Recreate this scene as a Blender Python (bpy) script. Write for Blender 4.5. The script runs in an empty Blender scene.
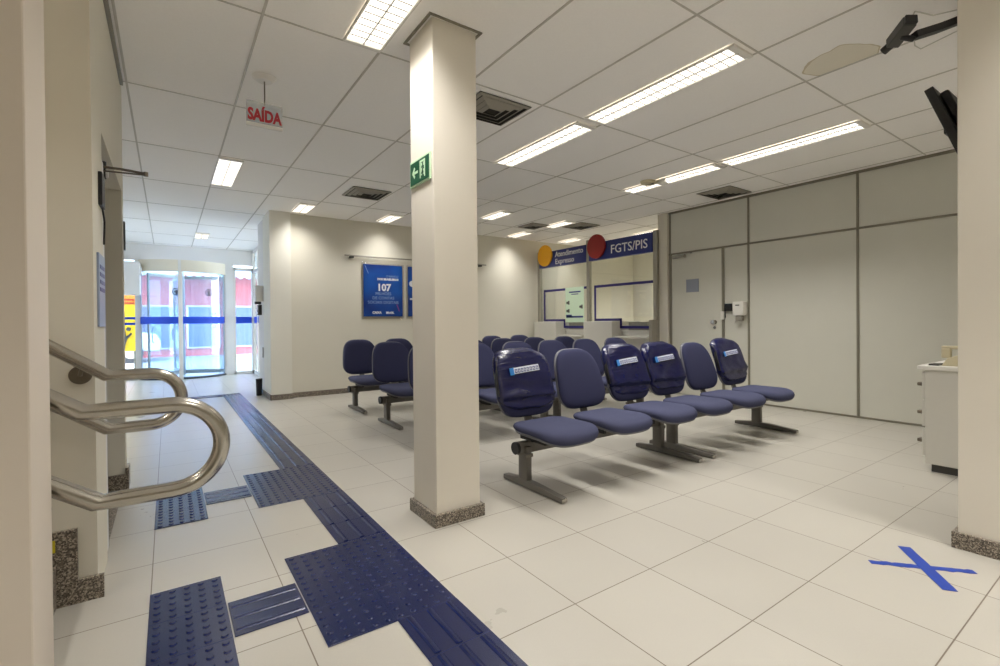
import bpy, bmesh, math, random
from mathutils import Vector, Matrix, noise
random.seed(7)
PI = math.pi
S = bpy.context.scene
COL = S.collection

# ------------------------------------------------------------------ materials
def lin(c):
    def f(v):
        v /= 255.0
        return v / 12.92 if v <= 0.04045 else ((v + 0.055) / 1.055) ** 2.4
    return (f(c[0]), f(c[1]), f(c[2]), 1.0)

def newmat(name):
    m = bpy.data.materials.new(name)
    m.use_nodes = True
    nt = m.node_tree
    b = nt.nodes['Principled BSDF']
    return m, nt, b

def mat(name, rgb, rough=0.5, metal=0.0, spec=0.5, var=0.06, scale=30.0, bump=0.0, coat=0.0):
    """plain surface with a little procedural colour variation and optional bump"""
    m, nt, b = newmat(name)
    N, L = nt.nodes, nt.links
    tc = N.new('ShaderNodeTexCoord')
    nz = N.new('ShaderNodeTexNoise'); nz.inputs['Scale'].default_value = scale
    nz.inputs['Detail'].default_value = 4
    L.new(tc.outputs['Object'], nz.inputs['Vector'])
    mp = N.new('ShaderNodeMapRange')
    mp.inputs['To Min'].default_value = 1 - var; mp.inputs['To Max'].default_value = 1 + var
    L.new(nz.outputs['Fac'], mp.inputs['Value'])
    mx = N.new('ShaderNodeVectorMath'); mx.operation = 'SCALE'
    mx.inputs[0].default_value = lin(rgb)[:3]
    L.new(mp.outputs['Result'], mx.inputs['Scale'])
    L.new(mx.outputs['Vector'], b.inputs['Base Color'])
    b.inputs['Roughness'].default_value = rough
    b.inputs['Metallic'].default_value = metal
    b.inputs['Specular IOR Level'].default_value = spec
    b.inputs['Coat Weight'].default_value = coat
    if bump:
        bp = N.new('ShaderNodeBump'); bp.inputs['Strength'].default_value = bump
        bp.inputs['Distance'].default_value = 0.002
        L.new(nz.outputs['Fac'], bp.inputs['Height']); L.new(bp.outputs['Normal'], b.inputs['Normal'])
    return m

def emit(name, rgb, strength):
    m, nt, b = newmat(name)
    b.inputs['Base Color'].default_value = lin(rgb)
    b.inputs['Emission Color'].default_value = lin(rgb)
    b.inputs['Emission Strength'].default_value = strength
    return m

def glassmat(name, tint, refl=0.07):
    m = bpy.data.materials.new(name); m.use_nodes = True
    nt = m.node_tree; N, L = nt.nodes, nt.links
    N.clear()
    out = N.new('ShaderNodeOutputMaterial')
    tr = N.new('ShaderNodeBsdfTransparent'); tr.inputs['Color'].default_value = (*tint, 1)
    gl = N.new('ShaderNodeBsdfGlossy'); gl.inputs['Roughness'].default_value = 0.02
    lw = N.new('ShaderNodeLayerWeight'); lw.inputs['Blend'].default_value = 0.25
    mr = N.new('ShaderNodeMapRange'); mr.inputs['To Min'].default_value = refl; mr.inputs['To Max'].default_value = 0.6
    mx = N.new('ShaderNodeMixShader')
    L.new(lw.outputs['Fresnel'], mr.inputs['Value']); L.new(mr.outputs['Result'], mx.inputs['Fac'])
    L.new(tr.outputs[0], mx.inputs[1]); L.new(gl.outputs[0], mx.inputs[2]); L.new(mx.outputs[0], out.inputs['Surface'])
    return m

def hazy(name, tint, haze, amount):  # glass with a translucent share, for milky sheets or imitated daylight haze
    m = glassmat(name, tint, .06); nt = m.node_tree; N, L = nt.nodes, nt.links
    out = next(n for n in N if n.type == 'OUTPUT_MATERIAL'); src = out.inputs['Surface'].links[0].from_socket
    tl = N.new('ShaderNodeBsdfTranslucent'); tl.inputs['Color'].default_value = (*haze, 1)
    nz = N.new('ShaderNodeTexNoise'); nz.inputs['Scale'].default_value = 2.0
    mr = N.new('ShaderNodeMapRange'); mr.inputs['To Min'].default_value = amount * .6; mr.inputs['To Max'].default_value = amount * 1.4
    mx = N.new('ShaderNodeMixShader')
    L.new(nz.outputs['Fac'], mr.inputs['Value']); L.new(mr.outputs['Result'], mx.inputs['Fac'])
    L.new(src, mx.inputs[1]); L.new(tl.outputs[0], mx.inputs[2]); L.new(mx.outputs[0], out.inputs['Surface'])
    return m

def math_node(N, L, op, a, b=None):
    n = N.new('ShaderNodeMath'); n.operation = op
    for i, v in enumerate((a, b)):
        if v is None: continue
        if isinstance(v, (int, float)): n.inputs[i].default_value = v
        else: L.new(v, n.inputs[i])
    return n.outputs[0]

def floor_mat():
    m, nt, b = newmat('porcelain_floor')
    N, L = nt.nodes, nt.links
    g, x0, y0 = 0.4445, 1.266, 0.891
    geo = N.new('ShaderNodeNewGeometry'); sp = N.new('ShaderNodeSeparateXYZ')
    L.new(geo.outputs['Position'], sp.inputs[0])
    def line(o, off):
        t = math_node(N, L, 'DIVIDE', math_node(N, L, 'SUBTRACT', o, off), g)
        fr = math_node(N, L, 'FRACT', math_node(N, L, 'ADD', t, 100.5))
        d = math_node(N, L, 'ABSOLUTE', math_node(N, L, 'SUBTRACT', fr, 0.5))
        return math_node(N, L, 'LESS_THAN', d, 0.0021 / g), math_node(N, L, 'FLOOR', math_node(N, L, 'ADD', t, 100.0))
    lx, ix = line(sp.outputs['X'], x0); ly, iy = line(sp.outputs['Y'], y0)
    gr = math_node(N, L, 'MAXIMUM', lx, ly)
    cv = N.new('ShaderNodeCombineXYZ'); L.new(ix, cv.inputs[0]); L.new(iy, cv.inputs[1])
    wn = N.new('ShaderNodeTexWhiteNoise'); L.new(cv.outputs[0], wn.inputs['Vector'])
    nz = N.new('ShaderNodeTexNoise'); nz.inputs['Scale'].default_value = 2.5; nz.inputs['Detail'].default_value = 6
    L.new(geo.outputs['Position'], nz.inputs['Vector'])
    nf = N.new('ShaderNodeTexNoise'); nf.inputs['Scale'].default_value = 160; L.new(geo.outputs['Position'], nf.inputs['Vector'])
    v = math_node(N, L, 'ADD', math_node(N, L, 'MULTIPLY', wn.outputs['Value'], 0.05), math_node(N, L, 'MULTIPLY', nz.outputs['Fac'], 0.10))
    v = math_node(N, L, 'ADD', v, math_node(N, L, 'MULTIPLY', nf.outputs['Fac'], 0.06))
    v = math_node(N, L, 'ADD', v, 0.885)
    sc = N.new('ShaderNodeVectorMath'); sc.operation = 'SCALE'; sc.inputs[0].default_value = lin((180, 176, 167))[:3]
    L.new(v, sc.inputs['Scale'])
    mx = N.new('ShaderNodeMix'); mx.data_type = 'RGBA'
    L.new(gr, mx.inputs['Factor']); L.new(sc.outputs[0], mx.inputs['A']); mx.inputs['B'].default_value = lin((112, 101, 88))
    L.new(mx.outputs['Result'], b.inputs['Base Color'])
    L.new(math_node(N, L, 'ADD', math_node(N, L, 'MULTIPLY', nz.outputs['Fac'], 0.12), 0.24), b.inputs['Roughness'])
    b.inputs['Specular IOR Level'].default_value = 0.42
    return m

def ceiling_mat():
    m, nt, b = newmat('mineral_ceiling')
    N, L = nt.nodes, nt.links
    geo = N.new('ShaderNodeNewGeometry'); sp = N.new('ShaderNodeSeparateXYZ')
    L.new(geo.outputs['Position'], sp.inputs[0])
    nz = N.new('ShaderNodeTexNoise'); nz.inputs['Scale'].default_value = 90; L.new(geo.outputs['Position'], nz.inputs['Vector'])
    n2 = N.new('ShaderNodeTexNoise'); n2.inputs['Scale'].default_value = 5; L.new(geo.outputs['Position'], n2.inputs['Vector'])
    # tea coloured water stain on one panel, with a darker rim
    dx = math_node(N, L, 'DIVIDE', math_node(N, L, 'SUBTRACT', sp.outputs['X'], 3.455), 0.185)
    dy = math_node(N, L, 'DIVIDE', math_node(N, L, 'SUBTRACT', sp.outputs['Y'], 1.235), 0.185)
    r = math_node(N, L, 'SQRT', math_node(N, L, 'ADD', math_node(N, L, 'MULTIPLY', dx, dx), math_node(N, L, 'MULTIPLY', dy, dy)))
    r = math_node(N, L, 'ADD', r, math_node(N, L, 'MULTIPLY', math_node(N, L, 'SUBTRACT', n2.outputs['Fac'], 0.5), 0.7))
    side = math_node(N, L, 'LESS_THAN', sp.outputs['X'], 3.557)
    ins = math_node(N, L, 'MULTIPLY', math_node(N, L, 'LESS_THAN', r, 1.0), side)
    rim = math_node(N, L, 'MULTIPLY', math_node(N, L, 'LESS_THAN', math_node(N, L, 'ABSOLUTE', math_node(N, L, 'SUBTRACT', r, 0.98)), 0.025), side)
    v = math_node(N, L, 'ADD', math_node(N, L, 'MULTIPLY', nz.outputs['Fac'], 0.06), 0.97)
    sc = N.new('ShaderNodeVectorMath'); sc.operation = 'SCALE'; sc.inputs[0].default_value = lin((250, 248, 245))[:3]
    L.new(v, sc.inputs['Scale'])
    m1 = N.new('ShaderNodeMix'); m1.data_type = 'RGBA'
    L.new(math_node(N, L, 'MULTIPLY', ins, 0.5), m1.inputs['Factor']); L.new(sc.outputs[0], m1.inputs['A']); m1.inputs['B'].default_value = lin((212, 202, 168))
    m2 = N.new('ShaderNodeMix'); m2.data_type = 'RGBA'
    L.new(math_node(N, L, 'MULTIPLY', rim, 0.5), m2.inputs['Factor']); L.new(m1.outputs['Result'], m2.inputs['A']); m2.inputs['B'].default_value = lin((176, 158, 118))
    L.new(m2.outputs['Result'], b.inputs['Base Color'])
    b.inputs['Roughness'].default_value = 0.9; b.inputs['Specular IOR Level'].default_value = 0.15
    return m

def granite_mat():
    m, nt, b = newmat('speckled_granite')
    N, L = nt.nodes, nt.links
    geo = N.new('ShaderNodeNewGeometry')
    vo = N.new('ShaderNodeTexVoronoi'); vo.inputs['Scale'].default_value = 210; L.new(geo.outputs['Position'], vo.inputs['Vector'])
    sx = N.new('ShaderNodeSeparateColor'); L.new(vo.outputs['Color'], sx.inputs[0])
    cr = N.new('ShaderNodeValToRGB'); e = cr.color_ramp
    e.interpolation = 'CONSTANT'
    e.elements[0].color = lin((74, 67, 60)); e.elements[1].position = 0.8; e.elements[1].color = lin((172, 162, 148))
    for p, c in ((0.22, (112, 103, 92)), (0.45, (146, 136, 122)), (0.62, (92, 84, 76))):
        q = e.elements.new(p); q.color = lin(c)
    L.new(sx.outputs[0], cr.inputs['Fac']); L.new(cr.outputs['Color'], b.inputs['Base Color'])
    b.inputs['Roughness'].default_value = 0.35
    return m

def brushed(name, rgb, rough):
    m, nt, b = newmat(name)
    N, L = nt.nodes, nt.links
    tc = N.new('ShaderNodeTexCoord'); mpg = N.new('ShaderNodeMapping'); mpg.inputs['Scale'].default_value = (6, 60, 60)
    nz = N.new('ShaderNodeTexNoise'); nz.inputs['Scale'].default_value = 12
    L.new(tc.outputs['Object'], mpg.inputs[0]); L.new(mpg.outputs[0], nz.inputs['Vector'])
    b.inputs['Base Color'].default_value = lin(rgb); b.inputs['Metallic'].default_value = 1
    L.new(math_node(N, L, 'ADD', math_node(N, L, 'MULTIPLY', nz.outputs['Fac'], 0.18), rough - 0.09), b.inputs['Roughness'])
    return m

def plastic_cover_mat():
    m, nt, b = newmat('shiny_navy_plastic')
    N, L = nt.nodes, nt.links
    tc = N.new('ShaderNodeTexCoord'); mp = N.new('ShaderNodeMapping'); mp.inputs['Scale'].default_value = (4, 4, 17)
    nz = N.new('ShaderNodeTexNoise'); nz.inputs['Scale'].default_value = 1.6; nz.inputs['Detail'].default_value = 2; nz.inputs['Distortion'].default_value = 0.8
    L.new(tc.outputs['Object'], mp.inputs[0]); L.new(mp.outputs[0], nz.inputs['Vector'])
    bp = N.new('ShaderNodeBump'); bp.inputs['Strength'].default_value = 0.6; bp.inputs['Distance'].default_value = 0.010
    L.new(nz.outputs['Fac'], bp.inputs['Height']); L.new(bp.outputs['Normal'], b.inputs['Normal'])
    b.inputs['Base Color'].default_value = lin((15, 18, 66)); b.inputs['Roughness'].default_value = 0.25
    b.inputs['Specular IOR Level'].default_value = 0.6
    return m

M = {}
M['floor'] = floor_mat(); M['ceiling'] = ceiling_mat(); M['granite'] = granite_mat()
M['wall'] = mat('cream_wall_paint', (222, 218, 205), 0.75, var=0.025, scale=3, spec=0.25)
M['wall_white'] = mat('white_wall_paint', (226, 225, 224), 0.7, var=0.02, scale=3, spec=0.25)
M['column'] = mat('column_lit_paint', (232, 230, 220), 0.6, var=0.02, scale=4, spec=0.3)  # whitened to stand in for the lamp light on the column
M['pillar'] = mat('pillar_paint', (228, 222, 210), 0.6, var=0.02, scale=4, spec=0.3)
M['near'] = mat('near_wall_paint', (224, 214, 202), 0.6, var=0.02, scale=4, spec=0.3)
M['partition'] = mat('grey_laminate', (208, 207, 196), 0.5, var=0.02, scale=5, spec=0.35)
M['profile'] = mat('anodised_profile', (138, 133, 118), 0.45, 0.4, var=0.03)
M['alu'] = mat('aluminium_post', (160, 157, 146), 0.4, 0.55, var=0.03)
M['tbar'] = mat('ceiling_tbar', (196, 192, 184), 0.55, var=0.02)
M['steel'] = mat('brushed_stainless', (190, 186, 178), 0.24, 1.0, var=0.03, scale=60)
M['steel_dark'] = mat('steel_rosette', (128, 120, 108), 0.33, 1.0, var=0.04)
M['fabric'] = mat('navy_fabric_lit', (66, 69, 94), 0.9, var=0.12, scale=420, bump=0.25, spec=0.2)  # seat navy made paler, light from above put into the colour
M['fabric_back'] = mat('navy_fabric_back_shaded', (52, 54, 82), 0.9, var=0.12, scale=420, bump=0.25, spec=0.2)  # same navy cloth, shade on the backrests put into the colour
M['shell'] = mat('grey_plastic_shell', (104, 104, 110), 0.5, var=0.05)
M['chairmetal'] = mat('grey_painted_steel', (108, 104, 98), 0.42, 0.2, var=0.04)
M['chrome'] = mat('chrome_tip', (190, 186, 178), 0.2, 1.0)
M['black'] = mat('black_plastic', (18, 18, 19), 0.45, var=0.1)
M['darkgrey'] = mat('dark_grey_plastic', (62, 61, 58), 0.5)
M['white'] = mat('white_plastic', (232, 230, 224), 0.4, var=0.02)
M['lightgrey'] = mat('light_grey_board', (204, 202, 194), 0.5, var=0.02)
M['cream'] = mat('cream_plastic', (205, 196, 166), 0.45, var=0.03)
M['cover'] = plastic_cover_mat()
M['strip'] = mat('white_strip', (222, 226, 236), 0.35, var=0.03)
M['cyan'] = mat('cyan_print', (50, 130, 205), 0.35)
M['tile_blue'] = mat('navy_rubber', (8, 22, 68), 0.27, var=0.2, scale=9, bump=0.35, spec=0.5)
M['tape'] = mat('blue_floor_tape', (30, 62, 158), 0.4, var=0.08)
M['sign_blue'] = mat('sign_blue', (30, 44, 118), 0.4, var=0.03)
M['poster_blue'] = None
M['border'] = mat('navy_glass_border', (34, 28, 104), 0.4)
M['print_white'] = mat('white_print', (236, 238, 242), 0.5, var=0.01)
M['print_pale'] = mat('pale_blue_print', (150, 176, 222), 0.5, var=0.01)
M['print_pink'] = mat('pink_print', (190, 60, 140), 0.5)
M['yellow'] = mat('yellow_disc', (238, 172, 22), 0.4, var=0.04)
M['red'] = mat('red_disc', (152, 26, 22), 0.4, var=0.04)
M['sign_red'] = mat('red_print', (172, 18, 34), 0.5)
M['acrylic'] = glassmat('clear_acrylic', (0.95, 0.945, 0.94), 0.05)
M['sign_acrylic'] = hazy('milky_acrylic', (.86, .85, .84), (.9, .88, .86), .35)
M['green'] = mat('exit_green', (6, 82, 52), 0.5)
M['glow'] = mat('pale_green_print', (196, 226, 190), 0.6)
M['paper_green'] = mat('pale_green_paper', (206, 228, 202), 0.7, var=0.02)
M['glass'] = glassmat('clear_glass', (0.95, 0.97, 0.96), 0.05)
M['glass_blue'] = hazy('bluish_door_glass', (0.74, 0.84, 0.92), (.82, .9, 1.0), .03)  # translucent share imitates the daylight glare on the entrance glass
M['band_blue'] = mat('blue_glass_film', (14, 70, 205), 0.45, var=0.03)
M['frame_white'] = mat('white_door_frame', (222, 220, 216), 0.4, var=0.02)
M['header'] = mat('cream_door_header', (226, 218, 200), 0.5, var=0.02)
M['rail_dark'] = mat('dark_rail', (52, 60, 74), 0.4)
M['pave'] = mat('street_concrete', (150, 152, 160), 0.8, var=0.1, scale=6)
M['pink'] = mat('pink_facade', (196, 84, 84), 0.8, var=0.08, scale=4)
M['window_b'] = mat('street_window', (84, 98, 140), 0.25, var=0.1)
M['awning'] = mat('pale_awning', (150, 172, 186), 0.7)
M['car'] = mat('white_car_paint', (225, 228, 234), 0.25)
M['tyre'] = mat('tyre_rubber', (40, 42, 48), 0.7)
M['bill_yellow'] = mat('yellow_billboard', (246, 206, 40), 0.5, var=0.06, scale=8)
M['bill_orange'] = mat('orange_print', (240, 150, 60), 0.5)
M['placard'] = mat('blue_grey_placard', (150, 164, 190), 0.4, var=0.08, scale=9)
M['plate'] = mat('grey_plate', (138, 143, 156), 0.4, var=0.04)
M['louver'] = mat('grey_louver', (186, 184, 180), 0.35, var=0.02)
M['diffuser'] = emit('lamp_diffuser', (255, 248, 236), 2.6)
M['vent'] = mat('vent_metal', (150, 145, 134), 0.5, var=0.04)
M['ventdark'] = mat('vent_shadow_gap', (48, 45, 40), 0.8)
M['yellow_mark'] = mat('yellow_marker', (205, 190, 40), 0.6)
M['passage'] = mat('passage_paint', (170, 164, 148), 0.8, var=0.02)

def poster_mat():
    m, nt, b = newmat('blue_poster_print')
    N, L = nt.nodes, nt.links
    tc = N.new('ShaderNodeTexCoord'); nz = N.new('ShaderNodeTexNoise'); nz.inputs['Scale'].default_value = 1.6
    L.new(tc.outputs['Object'], nz.inputs['Vector'])
    cr = N.new('ShaderNodeValToRGB'); e = cr.color_ramp
    e.elements[0].position = .35; e.elements[0].color = lin((16, 44, 120)); e.elements[1].position = .7; e.elements[1].color = lin((12, 96, 190))
    L.new(nz.outputs['Fac'], cr.inputs['Fac']); L.new(cr.outputs['Color'], b.inputs['Base Color'])
    b.inputs['Roughness'].default_value = .35
    return m
M['poster_blue'] = poster_mat()

# ------------------------------------------------------------------ mesh helpers
class MB:
    def __init__(s):
        s.bm = bmesh.new()
    def box(s, x0, x1, y0, y1, z0, z1, bev=0.0, seg=2, mtx=None):
        b = bmesh.new()
        bmesh.ops.create_cube(b, size=1)
        for v in b.verts:
            v.co = Vector(((x0 + x1) / 2 + v.co.x * (x1 - x0), (y0 + y1) / 2 + v.co.y * (y1 - y0), (z0 + z1) / 2 + v.co.z * (z1 - z0)))
        if bev:
            bmesh.ops.bevel(b, geom=b.edges[:], offset=bev, segments=seg, profile=0.5, affect='EDGES')
        s.merge(b, mtx); return s
    def merge(s, b, mtx=None):
        if mtx is not None: bmesh.ops.transform(b, matrix=mtx, verts=b.verts)
        me = bpy.data.meshes.new('tmp'); b.to_mesh(me); b.free(); s.bm.from_mesh(me); bpy.data.meshes.remove(me)
    def cyl(s, p0, p1, r, seg=20, r2=None):
        p0, p1 = Vector(p0), Vector(p1); d = p1 - p0
        b = bmesh.new()
        bmesh.ops.create_cone(b, cap_ends=True, segments=seg, radius1=r, radius2=r if r2 is None else r2, depth=d.length)
        q = Vector((0, 0, 1)).rotation_difference(d.normalized())
        s.merge(b, Matrix.Translation((p0 + p1) / 2) @ q.to_matrix().to_4x4()); return s
    def sweep(s, path, prof, up=(0, 1, 0), cap=True):
        """sweep a closed profile [(a,b)] along a path; a is along `up`-derived side, b along the normal"""
        P = [Vector(p) for p in path]; up = Vector(up); rings = []
        for i, p in enumerate(P):
            t = (P[min(i + 1, len(P) - 1)] - P[max(i - 1, 0)]).normalized()
            a = up - t * up.dot(t)
            if a.length < 1e-5: a = t.orthogonal()
            a.normalize(); n = t.cross(a)
            # keep the width through sharp bends
            k = 1.0
            if 0 < i < len(P) - 1:
                c = (P[i] - P[i - 1]).normalized().dot((P[i + 1] - P[i]).normalized())
                k = 1 / max(0.5, math.sqrt(max(0.01, (1 + c) / 2)))
            rings.append([s.bm.verts.new(p + a * x + n * (y * k)) for x, y in prof])
        n = len(prof)
        for r0, r1 in zip(rings, rings[1:]):
            for j in range(n):
                s.bm.faces.new((r0[j], r0[(j + 1) % n], r1[(j + 1) % n], r1[j]))
        if cap:
            s.bm.faces.new(rings[0][::-1]); s.bm.faces.new(rings[-1])
        return s
    def tube(s, path, r, seg=20, up=(0, 1, 0)):
        return s.sweep(path, [(r * math.cos(2 * PI * k / seg), r * math.sin(2 * PI * k / seg)) for k in range(seg)], up)
    def prism(s, poly, axis, a0, a1, bev=0.0):
        """extrude polygon; axis 'x': poly in (y,z); 'y': (x,z); 'z': (x,y)"""
        def P(u, v, a): return {'x': (a, u, v), 'y': (u, a, v), 'z': (u, v, a)}[axis]
        b = bmesh.new()
        A = [b.verts.new(P(u, v, a0)) for u, v in poly]; B = [b.verts.new(P(u, v, a1)) for u, v in poly]
        b.faces.new(A); b.faces.new(B[::-1]); n = len(poly)
        for i in range(n): b.faces.new((A[i], B[i], B[(i + 1) % n], A[(i + 1) % n]))
        bmesh.ops.recalc_face_normals(b, faces=b.faces)
        if bev: bmesh.ops.bevel(b, geom=b.edges[:], offset=bev, segments=2, profile=.5, affect='EDGES')
        s.merge(b); return s
    def pillow(s, outline, thick, place, rings=((1, 0), (.985, .38), (.95, .66), (.87, .88), (.7, .98), (.4, 1.0), (.15, 1.0)), back=1.0):
        """closed cushion: outline [(u,w)], thickness along the third axis; place(u,w,t) -> Vector"""
        n = len(outline); cu = sum(p[0] for p in outline) / n; cw = sum(p[1] for p in outline) / n
        def ring(k, t): return [s.bm.verts.new(place(cu + (u - cu) * k, cw + (w - cw) * k, t)) for u, w in outline]
        mid = ring(1, 0)
        for sg in (1, -1):
            prev = mid; sc = 1.0 if sg > 0 else back
            for k, t in rings[1:]:
                cur = ring(k, sg * t * thick / 2 * sc)
                for j in range(n):
                    q = (prev[j], prev[(j + 1) % n], cur[(j + 1) % n], cur[j])
                    s.bm.faces.new(q if sg > 0 else q[::-1])
                prev = cur
            s.bm.faces.new(prev if sg > 0 else prev[::-1])
        return s
    def disc(s, c, axis, r, t, seg=40, bev=0.0):
        c = Vector(c); a = Vector(axis).normalized()
        return s.cyl(c - a * t / 2, c + a * t / 2, r, seg)
    def build(s, name, material, parent=None, loc=(0, 0, 0), smooth=None):
        bmesh.ops.recalc_face_normals(s.bm, faces=s.bm.faces)
        me = bpy.data.meshes.new(name)
        org = Vector(loc)
        if org.length: bmesh.ops.translate(s.bm, vec=-org, verts=s.bm.verts)
        s.bm.to_mesh(me); s.bm.free()
        me.materials.append(material)
        if smooth is not None:
            me.polygons.foreach_set('use_smooth', [True] * len(me.polygons))
            me.set_sharp_from_angle(angle=math.radians(smooth))
        o = bpy.data.objects.new(name, me); COL.objects.link(o)
        o.location = org
        if parent is not None:
            o.parent = parent
            if not parent.get('_local'): o.location = org - parent.location
        return o

def tag(o, label, cat, group=None, kind=None):
    o['label'] = label; o['category'] = cat
    if group: o['group'] = group
    if kind: o['kind'] = kind
    return o

def empty(name, loc, label, cat, group=None, kind=None, rz=0.0, local=False):
    o = bpy.data.objects.new(name, None); COL.objects.link(o)
    o.location = loc; o.rotation_euler = (0, 0, rz); o.empty_display_size = 0.1
    if local: LOCAL.add(o)
    tag(o, label, cat, group, kind)
    return o
LOCAL = set()

def part(mb, name, material, parent, smooth=None, label=None):
    """mesh given in world coordinates (or local ones if the parent is LOCAL) as a child of parent"""
    o = mb.build(name, material, None, smooth=smooth)
    o.parent = parent
    base = parent
    if parent not in LOCAL:
        # vertices are in world space: move them into the frame of the parent
        off = Vector((0, 0, 0)); p = parent
        while p is not None: off += p.location; p = p.parent
        for v in o.data.vertices: v.co -= off
    if label: o['label'] = label
    if parent in LOCAL: LOCAL.add(o)
    return o

def struct(mb, name, material, label, cat, smooth=None):
    o = mb.build(name, material, smooth=smooth)
    return tag(o, label, cat, kind='structure')

def text_mb(s, size, mtx, depth=0.002, align='LEFT', bold=0.0, spacing=1.0):
    cu = bpy.data.curves.new('t', 'FONT'); cu.body = s; cu.size = size; cu.extrude = depth / 2; cu.align_x = align
    cu.offset = bold; cu.space_character = spacing; cu.resolution_u = 3
    o = bpy.data.objects.new('t', cu); COL.objects.link(o)
    bpy.context.view_layer.update()
    me = bpy.data.meshes.new_from_object(o)
    bpy.data.objects.remove(o); bpy.data.curves.remove(cu)
    mb = MB(); mb.bm.from_mesh(me); bpy.data.meshes.remove(me)
    bmesh.ops.transform(mb.bm, matrix=mtx, verts=mb.bm.verts)
    return mb

def join(a, *others):
    for o in others:
        b = o.bm; a.merge(b)
    return a

def frame_xyz(origin, xaxis, yaxis):
    x = Vector(xaxis).normalized(); y = Vector(yaxis).normalized(); z = x.cross(y)
    m = Matrix((x, y, z)).transposed().to_4x4(); m.translation = Vector(origin)
    return m

def copy_tree(o, parent=None):
    c = o.copy(); COL.objects.link(c); c.parent = parent
    for ch in list(o.children): copy_tree(ch, c)
    return c

# ------------------------------------------------------------------ camera (fitted to the room's lines)
f_px, yaw, pitch, roll, cy = 478.23, 0.6072, -0.0076, -0.009, 325.5
Fh = Vector((math.sin(yaw), math.cos(yaw), 0)); R0 = Vector((math.cos(yaw), -math.sin(yaw), 0))
FW = Vector((Fh.x * math.cos(pitch), Fh.y * math.cos(pitch), math.sin(pitch)))
UP = Vector((-Fh.x * math.sin(pitch), -Fh.y * math.sin(pitch), math.cos(pitch)))
c_, s_ = math.cos(roll), math.sin(roll)
RR = c_ * R0 + s_ * UP; UU = -(s_ * R0 - c_ * UP)
cam = bpy.data.cameras.new('camera'); camo = bpy.data.objects.new('camera', cam); COL.objects.link(camo)
mw = Matrix((RR, UU, -FW)).transposed().to_4x4(); mw.translation = (0, 0, 1.08)
camo.matrix_world = mw
cam.sensor_width = 36; cam.lens = f_px / 1000 * 36; cam.shift_y = -(333 - cy) / 1000; cam.clip_start = 0.02
S.camera = camo

ZC = 2.685
# ------------------------------------------------------------------ room shell
struct(MB().box(-4, 9.2, -4, 11.95, -0.12, 0), 'floor', M['floor'], 'large beige porcelain floor tiles with thin dark joints', 'floor')
ceil = struct(MB().box(-4, 9.2, -4, 11.95, ZC, ZC + .12), 'ceiling', M['ceiling'], 'suspended white ceiling of long rectangular panels, one water stained', 'ceiling')
gb = MB()
CX0, CP, CY0, CQ = 0.422, 0.6268, 2.7355, 1.2603
for i in range(-7, 14):
    x = CX0 + CP * i; gb.box(x - .0065, x + .0065, -4, 11.7, ZC - .004, ZC)
for j in range(-5, 8):
    y = CY0 + CQ * j; gb.box(-4, 9.1, y - .005, y + .005, ZC - .0035, ZC)
struct(gb, 'trim_1', M['tbar'], 'thin grey metal grid of bars between the ceiling panels', 'ceiling grid')

struct(MB().box(1.47, 9.2, 7.45, 7.6, 0, ZC), 'wall_back', M['wall'], 'long cream back wall behind the blue posters', 'wall')
struct(MB().box(1.19, 1.47, 7.385, 7.95, 0, ZC), 'wall_column', M['column'], 'cream square column at the end of the back wall', 'column')
struct(MB().box(1.215, 1.47, 7.95, 8.6, 0, ZC), 'wall_entrance', M['wall_white'], 'white side wall between the column and the glass entrance', 'wall')
struct(MB().box(1.47, 6.9, 7.435, 7.45, 0, .075, .003), 'baseboard_back', M['granite'], 'low granite skirting along the back wall', 'baseboard')
b = MB().box(1.175, 1.485, 7.37, 7.385, 0, .075, .002).box(1.175, 1.19, 7.37, 8.6, 0, .075, .002)
struct(b, 'baseboard_column', M['granite'], 'granite skirting around the column by the entrance', 'baseboard')

# partition on the far side with its profiles
PX = 6.17
struct(MB().box(PX, PX + .07, -4, 4.43, 0, ZC), 'wall_right', M['partition'], 'tall grey office partition of wide laminate panels', 'partition')
b = MB()
for y in (4.41, 3.24, 2.05, .86): b.box(PX - .012, PX, y - .012, y + .012, 0, ZC, .002)
b.box(PX - .012, PX, -3.9, 4.43, 2.05, 2.073, .002).box(PX - .012, PX, -3.9, 4.43, ZC - .03, ZC, .002).box(PX - .014, PX, -3.9, 3.55, 0, .02, .002)
struct(b, 'trim_2', M['profile'], 'slim bronze-grey profiles framing the partition panels', 'partition frame')
struct(MB().box(6.13, 6.30, 4.435, 4.60, 0, ZC, .004), 'wall_pier', M['wall'], 'narrow cream pier between the partition and the service counters', 'pier')
struct(MB().box(6.3, 9.2, 4.36, 4.43, 0, ZC), 'wall_counter_side', M['wall'], 'cream side wall of the room behind the service counters', 'wall')
struct(MB().box(9.0, 9.15, 4.4, 7.5, 0, ZC), 'wall_counter_back', M['wall'], 'cream wall behind the service counters, seen through their glass', 'wall')

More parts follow.
